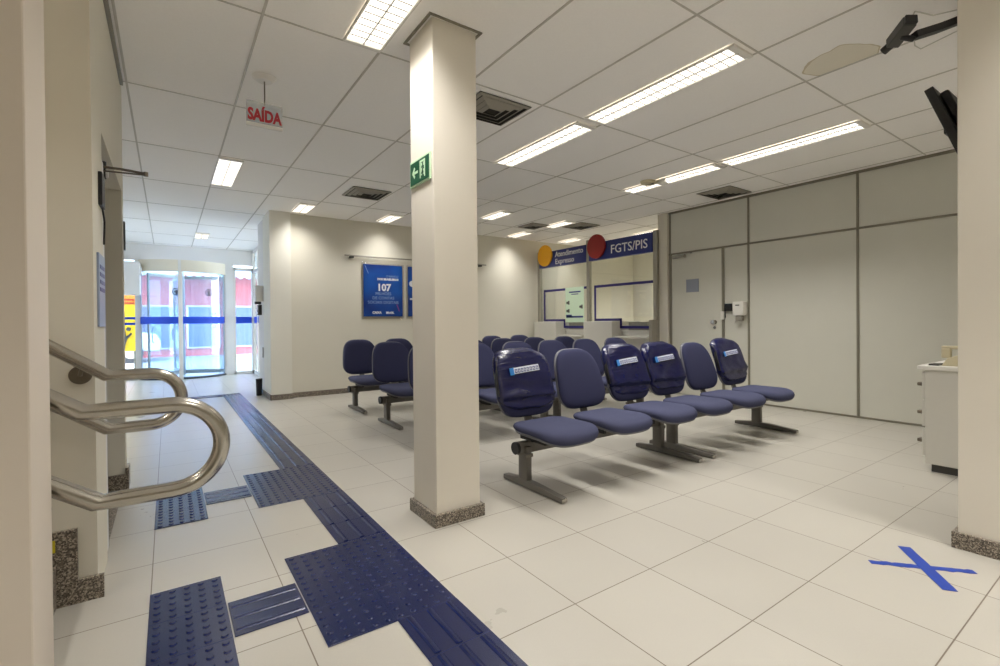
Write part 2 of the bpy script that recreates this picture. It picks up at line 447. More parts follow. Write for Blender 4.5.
# left side: near wall end, stair wall, doorway
struct(MB().box(-4, -.24, 1.39, 1.60, 0, ZC, .004), 'wall_near', M['near'], 'end of the cream wall closest to the viewer, beside the stair handrail', 'wall')
struct(MB().box(-4, -.24, 2.48, 2.84, 0, ZC).box(-.44, -.24, 2.84, 4.0, 1.965, ZC).box(-4, -.24, 4.0, 4.13, 0, ZC), 'wall_left', M['wall'],
       'cream wall beside the stairs with a tall doorway cut through it', 'wall')
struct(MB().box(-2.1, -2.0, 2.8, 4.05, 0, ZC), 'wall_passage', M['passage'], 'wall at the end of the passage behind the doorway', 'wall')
struct(MB().box(-1.15, -1.0, 4.1, 11.9, 0, ZC), 'wall_hall', M['wall_white'], 'white wall of the entrance hall past the doorway', 'wall')
struct(MB().box(-4.1, 9.2, -4.1, -4.0, 0, ZC), 'wall_rear', M['wall'], 'cream wall behind the viewer', 'wall')
struct(MB().box(-4.1, -4.0, -4.0, 4.2, 0, ZC), 'wall_stairwell', M['wall'], 'cream wall closing the stairwell', 'wall')
struct(MB().box(-4, -.238, 3.985, 4.0, 0, .10, .002).box(-.24, -.222, 3.985, 4.13, 0, .14, .002), 'baseboard_left', M['granite'], 'granite skirting on the far side of the doorway', 'baseboard')
struct(MB().box(-.46, -.253, 2.86, 3.985, 0.0, .004), 'trim_3', M['granite'], 'granite threshold on the floor of the doorway', 'threshold')
sk = [(-.22, 0), (-.22, .09), (-.298, .09), (-.298, .29), (-.58, .29), (-.58, .46), (-.86, .46), (-.86, .63), (-1.14, .63), (-1.14, 0)]
skirt = struct(MB().prism(sk, 'y', 2.462, 2.48), 'baseboard_stair', M['granite'], 'stepped dark granite skirting climbing beside the stairs', 'baseboard')
part(MB().box(-.40, -.362, 2.4605, 2.463, .215, .262), 'marker', M['yellow_mark'], skirt, label='small yellow marker on the granite')
st = MB()
for k in range(4): st.box(-.36 - .28 * (k + 1), -.36 - .28 * k, 1.60, 2.462, 0, .165 * (k + 1), .004)
st.box(-4, -1.48, 1.6, 2.48, 0, .83)
tag(st.build('stairs', M['granite']), 'granite steps rising between the two steel handrails', 'stairs', kind='structure')
tr = MB().box(-.245, -.205, 1.7, 2.55, ZC - .055, ZC - .004, .004).box(-.24, -.222, 2.45, 4.0, ZC - .03, ZC - .004, .002)
struct(tr, 'trim_4', M['profile'], 'grey cable duct along the ceiling above the stair wall', 'cable duct')

# pillars
def pillar(x0, x1, y0, y1, hb, label):
    o = struct(MB().box(x0, x1, y0, y1, 0, ZC, .004), 'pillar', M['pillar'], label, 'pillar')
    part(MB().box(x0 - .02, x1 + .02, y0 - .02, y1 + .02, 0, hb, .003), 'base', M['granite'], o, label='speckled granite base')
    return o
P1 = pillar(1.155, 1.425, 2.262, 2.545, .068, 'square cream pillar in the middle of the room with a green exit sign')
cb = MB(); zt0, zt1 = ZC - .007, ZC - .0005
cb.box(1.128, 1.142, 2.235, 2.572, zt0, zt1).box(1.438, 1.452, 2.235, 2.572, zt0, zt1).box(1.142, 1.438, 2.235, 2.249, zt0, zt1).box(1.142, 1.438, 2.558, 2.572, zt0, zt1)
part(cb, 'ceiling_collar', M['profile'], P1)
P2 = pillar(3.04, 3.42, .18, .617, .075, 'cream pillar at the frame edge carrying the security camera')

# ------------------------------------------------------------------ doors and windows
# glass entrance: curved door between posts
d1 = empty('door_1', (.28, 11.75, 0), 'curved glass revolving door with blue bands at the bright entrance', 'door', kind='structure')
CXD, CYD, RD = .28, 12.22, .86
def arc(a0, a1, n): return [(CXD + RD * math.sin(a0 + (a1 - a0) * k / n), CYD - RD * math.cos(a0 + (a1 - a0) * k / n)) for k in range(n + 1)]
def curved(a0, a1, z0, z1, t, n=20, dr=0.0):
    m = MB(); pts = []
    prof = [(z0, -t / 2 + dr), (z1, -t / 2 + dr), (z1, t / 2 + dr), (z0, t / 2 + dr)]
    rings = []
    for k in range(n + 1):
        a = a0 + (a1 - a0) * k / n
        rings.append([m.bm.verts.new((CXD + (RD + q) * math.sin(a), CYD - (RD + q) * math.cos(a), z)) for z, q in prof])
    for r0, r1 in zip(rings, rings[1:]):
        for j in range(4): m.bm.faces.new((r0[j], r0[(j + 1) % 4], r1[(j + 1) % 4], r1[j]))
    m.bm.faces.new(rings[0][::-1]); m.bm.faces.new(rings[-1])
    return m
AE = 1.02
part(curved(-AE, AE, 2.13, 2.36, .07), 'header', M['header'], d1, 40)
part(curved(-AE, AE, 0.0, .035, .06), 'floor_rail', M['rail_dark'], d1, 40)
for a in (-AE, -.08, AE):
    x, y = arc(a, a, 1)[0]
    part(MB().box(x - .035, x + .035, y - .035, y + .035, 0, 2.36, .006), 'post', M['frame_white'], d1)
for a0, a1 in ((-AE, -.12), (-.04, AE)):
    g = part(curved(a0, a1, .035, 2.13, .012), 'glass_panel', M['glass_blue'], d1, 40)
    part(curved(a0, a1, 1.10, 1.24, .016), 'blue_band', M['band_blue'], g, 40)
for a in (-.15, .50):
    # round sticker on the glass: ring with an arrow
    x, y = CXD + (RD + .012) * math.sin(a), CYD - (RD + .012) * math.cos(a)
    mx = frame_xyz((x, y, 1.73), (math.cos(a), math.sin(a), 0), (0, 0, 1))
    m = MB()
    for k in range(14):
        q0, q1 = 2 * PI * k / 16 + .4, 2 * PI * (k + 1) / 16 + .4
        m.merge(MB().prism([(.075 * math.cos(q0), .075 * math.sin(q0)), (.075 * math.cos(q1), .075 * math.sin(q1)), (.058 * math.cos(q1), .058 * math.sin(q1)), (.058 * math.cos(q0), .058 * math.sin(q0))], 'z', 0, .003).bm, mx)
    m.merge(MB().prism([(-.05, -.01), (0, .05), (.05, -.01), (.018, -.01), (.018, -.05), (-.018, -.05), (-.018, -.01)], 'z', 0, .003).bm, mx)
    part(m, 'sticker', M['rail_dark'], d1)
for ang in (PI / 2 + .2, PI * 7 / 6 + .2, PI * 11 / 6 + .2):
    ex, ey = CXD + .80 * math.cos(ang), CYD + .80 * math.sin(ang)
    mx = frame_xyz((CXD, CYD, 0), (math.cos(ang), math.sin(ang), 0), (-math.sin(ang), math.cos(ang), 0))
    m = MB().box(.03, .80, -.005, .005, .12, 2.05); bmesh.ops.transform(m.bm, matrix=mx, verts=m.bm.verts)
    w = part(m, 'wing', M['glass_blue'], d1)
    m = MB().box(.03, .80, -.018, .018, .04, .12).box(.03, .80, -.018, .018, 2.05, 2.11).box(.77, .80, -.018, .018, .12, 2.05); bmesh.ops.transform(m.bm, matrix=mx, verts=m.bm.verts)
    part(m, 'wing_frame', M['alu'], w)
    m = MB().tube([(.66, -.01, .72), (.66, -.06, .74), (.66, -.06, 1.0), (.66, -.01, 1.02)], .012, 10, (1, 0, 0)); bmesh.ops.transform(m.bm, matrix=mx, verts=m.bm.verts)
    part(m, 'handle', M['rail_dark'], w, 40)
part(MB().cyl((CXD, CYD, 0), (CXD, CYD, 2.2), .03), 'spindle', M['frame_white'], d1, 40)

# facade around the door
struct(MB().box(-1.0, 1.60, 11.75, 11.9, 2.36, ZC).box(1.02, 1.17, 11.72, 11.86, 0, 2.36), 'wall_front', M['wall_white'], 'white band of wall above the revolving door', 'wall')
w1 = empty('window_1', (1.36, 11.75, 0), 'tall narrow side window to one side of the revolving door, blue band across', 'window', kind='structure')
part(MB().box(1.17, 1.21, 11.72, 11.80, 0, 2.30).box(1.52, 1.56, 11.72, 11.80, 0, 2.30).box(1.17, 1.56, 11.72, 11.80, 2.24, 2.30).box(1.17, 1.56, 11.72, 11.80, 0, .06), 'window_frame', M['frame_white'], w1)
g = part(MB().box(1.21, 1.52, 11.755, 11.765, .06, 2.24), 'pane', M['glass_blue'], w1)
part(MB().box(1.21, 1.52, 11.748, 11.7545, 1.10, 1.24), 'blue_band', M['band_blue'], g)
w2 = empty('window_2', (-.7, 11.75, 0), 'side window beside the door with two thin blue bands, yellow board behind', 'window', kind='structure')
part(MB().box(-.52, -.46, 11.72, 11.80, 0, 2.36).box(-1.0, -.52, 11.72, 11.80, 0, .06), 'window_frame', M['frame_white'], w2)
g = part(MB().box(-1.0, -.52, 11.755, 11.765, .06, 2.36), 'pane', M['glass'], w2)
part(MB().box(-1.0, -.52, 11.748, 11.7545, 1.08, 1.13).box(-1.0, -.52, 11.748, 11.7545, 1.19, 1.24), 'blue_band', M['band_blue'], g)
w3 = empty('window_3', (1.56, 10.2, 0), 'glazed side wall of the entrance with a blue band', 'window', kind='structure')
part(MB().box(1.54, 1.60, 8.6, 8.66, 0, ZC).box(1.54, 1.60, 10.2, 10.25, 0, ZC).box(1.54, 1.60, 11.1, 11.15, 0, ZC).box(1.54, 1.60, 11.68, 11.75, 0, ZC).box(1.54, 1.60, 8.6, 11.75, 2.18, 2.24).box(1.54, 1.60, 8.6, 11.75, 0, .08).box(1.54, 1.6, 8.6, 11.75, ZC - .06, ZC),
     'window_frame', M['frame_white'], w3)
g = part(MB().box(1.565, 1.575, 8.66, 11.68, .08, ZC - .06), 'pane', M['glass'], w3)
part(MB().box(1.558, 1.5645, 8.66, 11.68, 1.10, 1.24), 'blue_band', M['band_blue'], g)

# staff door in the partition
d2 = empty('door_2', (PX, 3.98, 0), 'flush grey staff door in the partition with a blue-grey plate', 'door', kind='structure')
part(MB().box(PX - .016, PX - .001, 3.60, 4.375, .01, 2.04, .003), 'leaf', M['partition'], d2)
part(MB().box(PX - .022, PX - .001, 3.565, 3.597, 0, 2.06, .002).box(PX - .022, PX - .001, 4.378, 4.40, 0, 2.06, .002), 'door_frame', M['profile'], d2)
hd = part(MB().disc((PX - .022, 3.695, 1.05), (1, 0, 0), .028, .012), 'handle', M['steel'], d2, 40)
part(MB().cyl((PX - .02, 3.695, 1.05), (PX - .05, 3.695, 1.05), .012, 14).cyl((PX - .05, 3.695, 1.05), (PX - .085, 3.695, 1.05), .026, 24, .03).disc((PX - .02, 3.70, .975), (1, 0, 0), .02, .012, 24), 'knob', M['steel'], hd, 40)
cl = part(MB().box(PX - .07, PX - .02, 4.13, 4.34, 1.985, 2.03, .006), 'closer', M['alu'], d2)
part(MB().box(PX - .06, PX - .045, 4.05, 4.25, 2.033, 2.043).box(PX - .06, PX - .02, 4.04, 4.06, 2.033, 2.05), 'closer_arm', M['alu'], cl)
part(MB().box(PX - .022, PX - .0165, 3.935, 4.135, 1.48, 1.665, .001), 'plate', M['plate'], d2, label='blue-grey plate')
lk = MB().box(PX - .05, PX - .022, 3.555, 3.60, 1.085, 1.195, .004)
part(lk, 'lock', M['white'], d2)

# open door leaf in the left doorway
d3 = empty('door_3', (-.25, 2.9, 0), 'pale door standing open inside the left doorway, seen edge on', 'door', kind='structure')
part(MB().box(-1.05, -.245, 2.86, 2.965, .01, 1.86, .004), 'leaf', M['wall_white'], d3)
part(MB().box(-1.05, -.246, 2.97, 2.995, .005, 1.86, .002), 'door_frame', M['rail_dark'], d3)
part(MB().tube([(-.26, 2.985, 1.845), (-.17, 2.96, 1.838), (-.08, 2.93, 1.824)], .006, 10, (0, 0, 1)).tube([(-.26, 2.985, 1.825), (-.17, 2.96, 1.822), (-.08, 2.93, 1.818)], .004, 10, (0, 0, 1)).cyl((-.08, 2.93, 1.812), (-.08, 2.93, 1.832), .010, 16),
     'closer_arm', M['steel_dark'], d3, 40)

# ------------------------------------------------------------------ handrails
def handrail(Y, zu, zl, xb_u, xb_l, xarc, slope, label, ywall, rosettes, rt=.0225):
    r = (zu - zl) / 2; zc = (zu + zl) / 2; path = []
    xe = -1.5
    path.append((xe, Y, zu + (xb_u - xe) * slope)); path.append((xb_u - .0, Y, zu))
    for x in (xb_u + .05, (xb_u + xarc) / 2, xarc - .01): path.append((x, Y, zu))
    for k in range(0, 25):
        a = PI / 2 - PI * k / 24
        path.append((xarc + r * math.cos(a), Y, zc + r * math.sin(a)))
    for x in (xarc - .01, (xb_l + xarc) / 2, xb_l + .05): path.append((x, Y, zl))
    path.append((xb_l, Y, zl)); path.append((xe, Y, zl + (xb_l - xe) * slope))
    t = empty('handrail', (-.2, Y, 0), label, 'handrail', 'stainless stair handrails')
    part(MB().tube(path, rt, 28), 'rail', M['steel'], t, 50)
    for x, up in rosettes:
        z = (zu + (xb_u - x) * slope) if up else (zl + (xb_l - x) * slope)
        sgn = 1 if ywall > Y else -1
        br = part(MB().tube([(x, Y, z - rt * .7), (x - .01, Y + sgn * .02, z - .045), (x - .015, ywall - sgn * .006, z - .05)], .007, 12, (1, 0, 0)), 'bracket', M['steel_dark'], t, 50)
        part(MB().disc((x - .015, ywall - sgn * .004, z - .05), (0, 1, 0), .036, .008, 32), 'rosette', M['steel_dark'], br, 40)
handrail(1.665, .850, .606, -.19, -.16, .008, .68, 'looped double steel handrail in front, mounted on the near wall end', 1.60, ((-.262, True), (-.9, True), (-.262, False)))
handrail(2.40, .884, .676, -.195, -.195, -.06, .72, 'looped double steel handrail fixed to the far stair wall', 2.48, ((-.268, True), (-.9, True)))

# ------------------------------------------------------------------ tactile floor tiles
TS = .2435
def warn_tile(name):
    m = MB().box(0, TS, 0, TS, 0, .004, .0012, 1)
    for i in range(5):
        for j in range(5):
            x, y = TS * (i + .5) / 5, TS * (j + .5) / 5
            m.cyl((x, y, .004), (x, y, .0085), .0125, 12, .0085)
    return m.build(name, M['tile_blue'], smooth=35)
def bar_tile(name, along_y=True):
    m = MB().box(0, TS, 0, TS, 0, .004, .0012, 1)
    for i in range(3):
        c = TS * (i + .5) / 3
        p = [(c - .013, .004), (c - .008, .0075), (c + .008, .0075), (c + .013, .004)]
        if along_y: m.prism(p, 'y', .008, TS - .008)
        else: m.prism(p, 'x', .008, TS - .008)
    return m.build(name, M['tile_blue'], smooth=35)
ORD = ['first', 'second', 'third', 'fourth', 'fifth', 'sixth', 'seventh', 'eighth', 'ninth', 'tenth', 'eleventh', 'twelfth', 'thirteenth', 'fourteenth', 'fifteenth', 'sixteenth', 'seventeenth', 'eighteenth', 'nineteenth', 'twentieth', 'twenty-first', 'twenty-second']
wproto, bproto, cproto = warn_tile('tactile_tile'), bar_tile('tactile_tile'), bar_tile('tactile_tile', False)
used = set()
def put_tile(proto, x, y, label, group):
    if proto in used:
        o = proto.copy(); COL.objects.link(o)
    else:
        o = proto; used.add(proto)
    o.location = (x, y, 0.0005); tag(o, label, 'tactile tile', group)
X0 = .671
# first junction
col = lambda k: ('outermost', 'middle', 'closest')[k]
for i, cname in ((0, 'column at the bridge'), (1, 'column on the strip')):
    for j in range(3):
        put_tile(wproto, .4265 + TS * i, 1.63 + TS * j, f'studded navy floor tile, front junction, {ORD[j]} from the viewer, {cname}', 'studded tiles of the front junction')
for j in range(3):
    put_tile(wproto, -.0705, 1.63 + TS * j, f'studded navy floor tile, {ORD[j]} from the viewer in the front square by the stairs', 'studded tiles of the square by the stairs')
put_tile(cproto, .178, 1.872, 'ribbed navy floor tile bridging the front junction and the square by the stairs', 'bridging tiles')
for i, cname in ((0, 'column at the bridge'), (1, 'column on the strip')):
    for j in range(3):
        put_tile(wproto, .4265 + TS * i, 3.105 + TS * j, f'studded navy floor tile, second junction, {ORD[j]} from the viewer, {cname}', 'studded tiles of the second junction')
for j in range(3):
    put_tile(wproto, -.0705, 3.105 + TS * j, f'studded navy floor tile, {ORD[j]} from the viewer in the square by the doorway', 'studded tiles of the square by the doorway')
put_tile(cproto, .178, 3.347, 'ribbed navy floor tile bridging the second junction and the square by the doorway', 'bridging tiles')
ys = [1.63 - TS * (k + 1) for k in range(6)]
for k, y in enumerate(ys): put_tile(bproto, X0, y, f'ribbed navy floor tile, {ORD[k]} before the front junction, in the strip end by the viewer', 'ribbed tiles before the front junction')
for k in range(3): put_tile(bproto, X0, 2.3675 + TS * k, f'ribbed navy floor tile, {ORD[k]} past the front junction, between the two junctions', 'ribbed tiles between the junctions')
y = 3.105 + 3 * TS; k = 0
while y + TS < 8.62:
    if y + 2 * TS > 8.62:
        put_tile(wproto, X0, y, 'studded navy floor tile at the corner where the strip turns at the entrance', 'corner tile'); yc = y
    else:
        put_tile(bproto, X0, y, f'ribbed navy floor tile, {ORD[k]} past the second junction on the long strip', 'ribbed tiles of the long strip'); k += 1
    y += TS
for k in range(6): put_tile(cproto, X0 - TS * (k + 1), yc, f'ribbed navy floor tile, {ORD[k]} from the corner in the cross strip before the entrance', 'ribbed tiles of the cross strip')

# blue tape cross on the floor
tp = empty('tape_cross', (2.69, .68, 0), 'worn blue tape cross stuck on the floor by the edge pillar', 'tape')
def strip2(p0, p1, w, n, z, rag):
    p0, p1 = Vector((*p0, z)), Vector((*p1, z)); d = (p1 - p0); nrm = Vector((-d.y, d.x, 0)).normalized()
    m = MB(); A = []; B = []
    for k in range(n + 1):
        c = p0 + d * k / n
        ra = rag * noise.noise(Vector((k * .9, 3.1, 0))); rb = rag * noise.noise(Vector((k * .9, 9.7, 0)))
        A.append((c + nrm * (w / 2 + ra)).to_2d()); B.append((c - nrm * (w / 2 + rb)).to_2d())
    return m.prism([tuple(a) for a in A] + [tuple(b) for b in B[::-1]], 'z', z, z + .0009)
part(strip2((2.545, .805), (2.80, .515), .034, 26, .0005, .010), 'tape_strip', M['tape'], tp)
part(strip2((2.842, .765), (2.528, .535), .05, 12, .0015, .003), 'tape_strip', M['tape'], tp)

# ------------------------------------------------------------------ benches
def outline_back(n=56, hw=.243, h=.445):
    pts = []
    for k in range(n):
        a = 2 * PI * k / n
        c, s = math.cos(a), math.sin(a); e = 0.56 if s > 0 else 0.5
        u = math.copysign(abs(c) ** e, c); w = math.copysign(abs(s) ** e, s)
        t = (w + 1) / 2
        k_ = 1.0 - .21 * t ** 1.6
        if t < .22: k_ -= .25 * (.22 - t)
        pts.append((u * hw * k_, w * h / 2))
    return pts
def outline_seat(n=64, hw=.232, hd=.228):
    pts = []
    for k in range(n):
        a = 2 * PI * k / n
        c, s = math.cos(a), math.sin(a); e = 0.40 if s > 0 else .55
        u = math.copysign(abs(c) ** e, c); w = math.copysign(abs(s) ** e, s)
        k_ = 1.0 - .02 * max(0, w)
        pts.append((u * hw * k_, w * hd))
    return pts
BZ = .645; LEAN = .34
def back_place(dx, off=0.0, k=1.0):
    def pl(u, w, t):   # t toward the sitter (-Y)
        curv = .10 * u * u * 1.6
        y = .185 + w * LEAN * .9 + (w - .0) ** 2 * .25 - curv * 1.2 - t + off
        return Vector((dx + u, y, BZ + w * .985))
    return pl
def seat_place(dx, dz=0.0):
    def pl(u, w, t):   # w>0 toward the back (+Y)
        fr = max(0, (-w - .02) / .215)
        z = .388 - .034 * fr ** 2.2 + t * (.85 + .45 * fr) + .012 * max(0, (w - .1) / .13) ** 2 + .14 * u * u
        return Vector((dx + u, -.155 + w, z + dz))
    return pl
def bench_leg(x):
    m = MB()
    m.box(x - .022, x + .022, -.045, .045, .045, .27, .006)
    m.prism([(-.375, .004), (-.375, .034), (-.10, .052), (.06, .052), (.215, .034), (.215, .004)], 'x', x - .024, x + .024, .004)
    m.box(x - .03, x + .03, -.05, .05, .20, .225, .004)
    return m
def make_bench(label):
    r = empty('waiting_bench', (0, 0, 0), label, 'bench', 'navy three-seat waiting benches', local=True)
    m = MB().box(-.738, .738, -.022, .022, .222, .298, .006)
    beam = part(m, 'beam', M['chairmetal'], r, 40)
    for sx in (-1, 1):
        part(MB().cyl((sx * .735, 0, .262), (sx * .755, 0, .262), .040, 24), 'end_cap', M['black'], beam, 40)
    for sx in (-1, 1):
        lx = -.672 if sx < 0 else .712
        lg = part(bench_leg(lx), 'leg', M['chairmetal'], r, 35)
        part(MB().box(lx - .02, lx + .02, -.383, -.374, .008, .031, .003), 'end_tip', M['chrome'], lg)
    for k in (-1, 0, 1):
        dx = k * .535
        se = part(MB().pillow(outline_seat(), .066, seat_place(dx)), 'seat', M['fabric'], r, 70)
        part(MB().pillow([(u * .955, w * .955) for u, w in outline_seat()], .04, seat_place(dx, -.026)), 'seat_shell', M['shell'], se, 60)
        bk = MB().box(dx - .10, dx - .075, -.16, .10, .292, .335, .003).box(dx + .075, dx + .10, -.16, .10, .292, .335, .003).box(dx - .10, dx + .10, -.035, .035, .290, .30, .002)
        part(bk, 'seat_bracket', M['black'], se)
        ba = part(MB().pillow(outline_back(), .060, back_place(dx), back=.5), 'backrest', M['fabric_back'], r, 70)
        part(MB().pillow([(u * 1.015, w * 1.012) for u, w in outline_back()], .045, back_place(dx, .018)), 'back_shell', M['shell'], ba, 60)
        pth = [(dx, .0, .303), (dx, .06, .305), (dx, .095, .325), (dx, .122, .37), (dx, .155, .45), (dx, .205, .56), (dx, .235, .64)]
        part(MB().sweep(pth, [(-.03, -.008), (.03, -.008), (.03, .008), (-.03, .008)], (1, 0, 0)), 'back_support', M['chairmetal'], ba)
    return r
ROWS = [(2.48, 'front row'), (3.93, 'second row'), (4.88, 'third row'), (5.94, 'rearmost row')]
b0 = make_bench('x')
first = True
for y, rn in ROWS:
    for x, wn in ((2.585, 'behind the middle pillar'), (4.15, 'on the side of the grey partition')):
        o = b0 if first else copy_tree(b0)
        first = False
        o.location = (x, y, 0)
        o['label'] = f'three-seat navy waiting bench of the {rn}, {wn}'
# navy plastic covers pulled over four backrests of the front row
COVERS = [(2.585 - .535, 'first', 1), (2.585 + .535, 'third', 2), (4.15 - .535, 'fourth', 3), (4.15 + .535, 'sixth', 4)]
WORDS = {'first': 'first seat beside the pillar', 'third': 'third seat from the pillar', 'fourth': 'fourth seat from the pillar', 'sixth': 'last seat, by the partition'}
for cx, oname, sd in COVERS:
    t = empty('backrest_cover', (cx, 2.48, .45), f'shiny navy plastic cover on the front-row backrest of the {WORDS[oname]}', 'seat cover', 'plastic covers on the front row')
    base = back_place(0)
    ol = outline_back(64, .258, .475)
    ol = [(u * (1 + .26 * max(0, w / .24) ** 1.5), w) for u, w in ol]
    def pl(u, w, t_, sd=sd):
        wq = w
        if w < -.05: wq = -.05 + (w + .05) * .72        # the hem stops above the cushion's lower edge
        p = base(u, wq + .012, t_)
        q = Vector((u * 5 + sd * 3.3, wq * 9, sd * 1.7))
        fold = noise.noise(q) * .012 + noise.noise(q * 2.3 + Vector((0, wq * 16, 4))) * .007
        if t_ > .015: fold += .010 * math.exp(-((wq + .075 + .06 * u * math.sin(sd)) / .018) ** 2) - .012 * math.exp(-((wq + .115) / .02) ** 2)
        edge = .014 * noise.noise(Vector((u * 9, wq * 9, sd * 5.1)))
        return Vector((cx + p.x + (edge if abs(u) > .1 else 0), 2.48 + p.y - fold * (1 if t_ > 0 else -.6), p.z + edge * .7))
    rg = ((1, 0), (.985, .45), (.955, .72), (.91, .88), (.84, .95), (.76, .98), (.67, 1.0), (.58, 1.0), (.48, 1.0), (.38, 1.0), (.28, 1.0), (.17, 1.0), (.07, 1.0))
    cov = part(MB().pillow(ol, .092, pl, rg, back=.75), 'cover', M['cover'], t, 70)
    # printed strip with a row of letter boxes
    def surf(u, w): 
        p = base(u, w, .049); q = Vector((u * 5 + sd * 3.3, w * 9, sd * 1.7))
        return Vector((cx + p.x, 2.48 + p.y - noise.noise(q) * .010 - .004, p.z))
    def patch(u0, u1, w0, w1, off=0.0, n=8, shear=.0):
        m = MB(); rows = []
        for w in (w0, w1):
            for dz in (0,):
                rows.append([m.bm.verts.new(surf(u0 + (u1 - u0) * k / n, w + (u0 + (u1 - u0) * k / n) * shear) - Vector((0, off, 0))) for k in range(n + 1)])
        back = [[m.bm.verts.new(v.co + Vector((0, .0025, 0))) for v in r_] for r_ in rows]
        for k in range(n):
            m.bm.faces.new((rows[0][k], rows[0][k + 1], rows[1][k + 1], rows[1][k]))
            m.bm.faces.new((back[0][k], back[1][k], back[1][k + 1], back[0][k + 1]))
            m.bm.faces.new((rows[0][k], back[0][k], back[0][k + 1], rows[0][k + 1]))
            m.bm.faces.new((rows[1][k], rows[1][k + 1], back[1][k + 1], back[1][k]))
        m.bm.faces.new((rows[0][0], rows[1][0], back[1][0], back[0][0])); m.bm.faces.new((rows[0][n], back[0][n], back[1][n], rows[1][n]))
        return m
    sh = .07
    part(patch(-.105, .120, .085, .126, .004, 10, sh), 'strip', M['strip'], cov)
    part(patch(-.14, -.103, .080, .128, .004, 3, sh), 'strip_corner', M['cyan'], cov)
    lm = MB()
    for k in range(8):
        u = -.10 + k * .0272
        join(lm, patch(u + .003, u + .0225, .090, .0955, .0055, 1, sh), patch(u + .003, u + .0225, .111, .1165, .0055, 1, sh), patch(u + .003, u + .008, .0955, .111, .0055, 1, sh), patch(u + .0175, u + .0225, .0955, .111, .0055, 1, sh))
    part(lm, 'strip_lettering', M['sign_blue'], cov)
    part(MB().sweep([(cx - .195, 2.48 + .225, .835), (cx - .222, 2.48 + .205, .78), (cx - .245, 2.48 + .17, .68), (cx - .245, 2.48 + .14, .58)], [(-.012, -.006), (.012, -.006), (.012, .006), (-.012, .006)], (0, 1, 0)), 'strap', M['black'], cov, 50)

# ------------------------------------------------------------------ ceiling lights
def fixture(x1, y0, y1, label, group, power=None):
    """luminaire whose far edge touches the grid line at x1; runs along Y"""
    x0 = x1 - .215; cx, cyy = (x0 + x1) / 2, (y0 + y1) / 2
    t = empty('ceiling_light', (cx, cyy, ZC), label, 'ceiling light', group)
    fr = MB(); z0 = ZC - .020
    fr.box(x0, x1, y0, y0 + .03, z0, ZC - .004, .002).box(x0 + .014, x1 - .014, y0 + .03, y0 + .045, z0 + .002, ZC - .009).box(x0, x1, y1 - .03, y1, z0, ZC - .004, .002).box(x0, x0 + .010, y0 + .03, y1 - .03, z0, ZC - .004, .002).box(x1 - .010, x1, y0 + .03, y1 - .03, z0, ZC - .004, .002)
    part(fr, 'frame', M['white'], t)
    part(MB().box(x0 + .010, x1 - .010, y0 + .03, y1 - .03, ZC - .008, ZC - .0045), 'diffuser', M['diffuser'], t)
    lv = MB().box(cx - .003, cx + .003, y0 + .03, y1 - .03, ZC - .019, ZC - .009)
    n = int(round((y1 - y0) / .06))
    for k in range(1, n):
        yy = y0 + .03 + (y1 - y0 - .06) * k / n
        lv.box(x0 + .014, cx - .003, yy - .0022, yy + .0022, ZC - .018, ZC - .012).box(cx + .003, x1 - .014, yy - .0022, yy + .0022, ZC - .018, ZC - .012)
    part(lv, 'louver', M['louver'], t)
    la = bpy.data.lights.new('lamp', 'AREA'); la.shape = 'RECTANGLE'; la.size = x1 - x0 - .04; la.size_y = y1 - y0 - .08
    la.energy = (LAMP_W if power is None else power) * (y1 - y0) / 1.22; la.color = (1.0, .968, .915); la.spread = math.radians(SPREAD)
    lo = bpy.data.objects.new('lamp', la); COL.objects.link(lo); lo.parent = t; lo.location = (0, 0, -.022)
LAMP_W = 18.5; SPREAD = 118
GX = lambda i: CX0 + CP * i - .006
LONG = 1.235
y2 = CY0; y3 = CY0 + CQ
fixture(GX(1), y2 - LONG, y2 - .02, 'long twin-tube ceiling light beside the top of the middle pillar', 'long ceiling lights')
fixture(GX(4), y2 - LONG, y2 - .02, 'long ceiling light above the front bench, nearer of the pair in line', 'long ceiling lights')
fixture(GX(4), y2 + .05, y3 - .02, 'long ceiling light above the benches, farther of the pair in line', 'long ceiling lights')
fixture(GX(7), y2 - LONG, y2 - .02, 'long ceiling light nearest the grey partition', 'long ceiling lights')
fixture(GX(7), y2 + .02, y3 - .02, 'long ceiling light with a white detector at its side', 'long ceiling lights')
j2 = CY0 + 2 * CQ; j3 = CY0 + 3 * CQ
fixture(GX(6), 5.63, 6.22, 'short ceiling light over the third bench row, beside the pillar', 'short ceiling lights')
fixture(GX(8), 5.63, 6.20, 'short ceiling light beside a square vent near the counters', 'short ceiling lights')
fixture(GX(2), 6.70, 7.29, 'short ceiling light at the wall by the column', 'short ceiling lights')
fixture(GX(4), 6.70, 7.29, 'short ceiling light at the wall above the blue posters', 'short ceiling lights')
fixture(GX(8), 6.70, 7.29, 'short ceiling light at the wall, washing it behind the pillar', 'short ceiling lights')
fixture(GX(10), 6.70, 7.25, 'short ceiling light at the wall behind the yellow disc', 'short ceiling lights')
fixture(GX(0) + .215, j3 - 1.24, j3 - .18, 'bright ceiling light over the entrance hall floor', 'entrance ceiling lights')
fixture(GX(0) + .215, 9.85, 10.45, 'small bright ceiling light right before the revolving door', 'entrance ceiling lights')
fixture(GX(13), 5.2, 6.4, 'ceiling light of the room behind the counters', 'counter room lights', 34)
fixture(GX(11), 5.3, 5.9, 'ceiling light peeking out beside the pier behind the counters', 'counter room lights')
for i, xx in enumerate((GX(1), GX(4), GX(7))):
    fixture(xx, -1.05, .18, f'long ceiling light over the near floor in the {("stair", "bench", "partition")[i]} line', 'ceiling lights out of view') if i != 2 else None
    fixture(xx, -2.3, -1.07, f'long ceiling light behind the viewer in the {("stair", "bench", "partition")[i]} line', 'ceiling lights out of view')
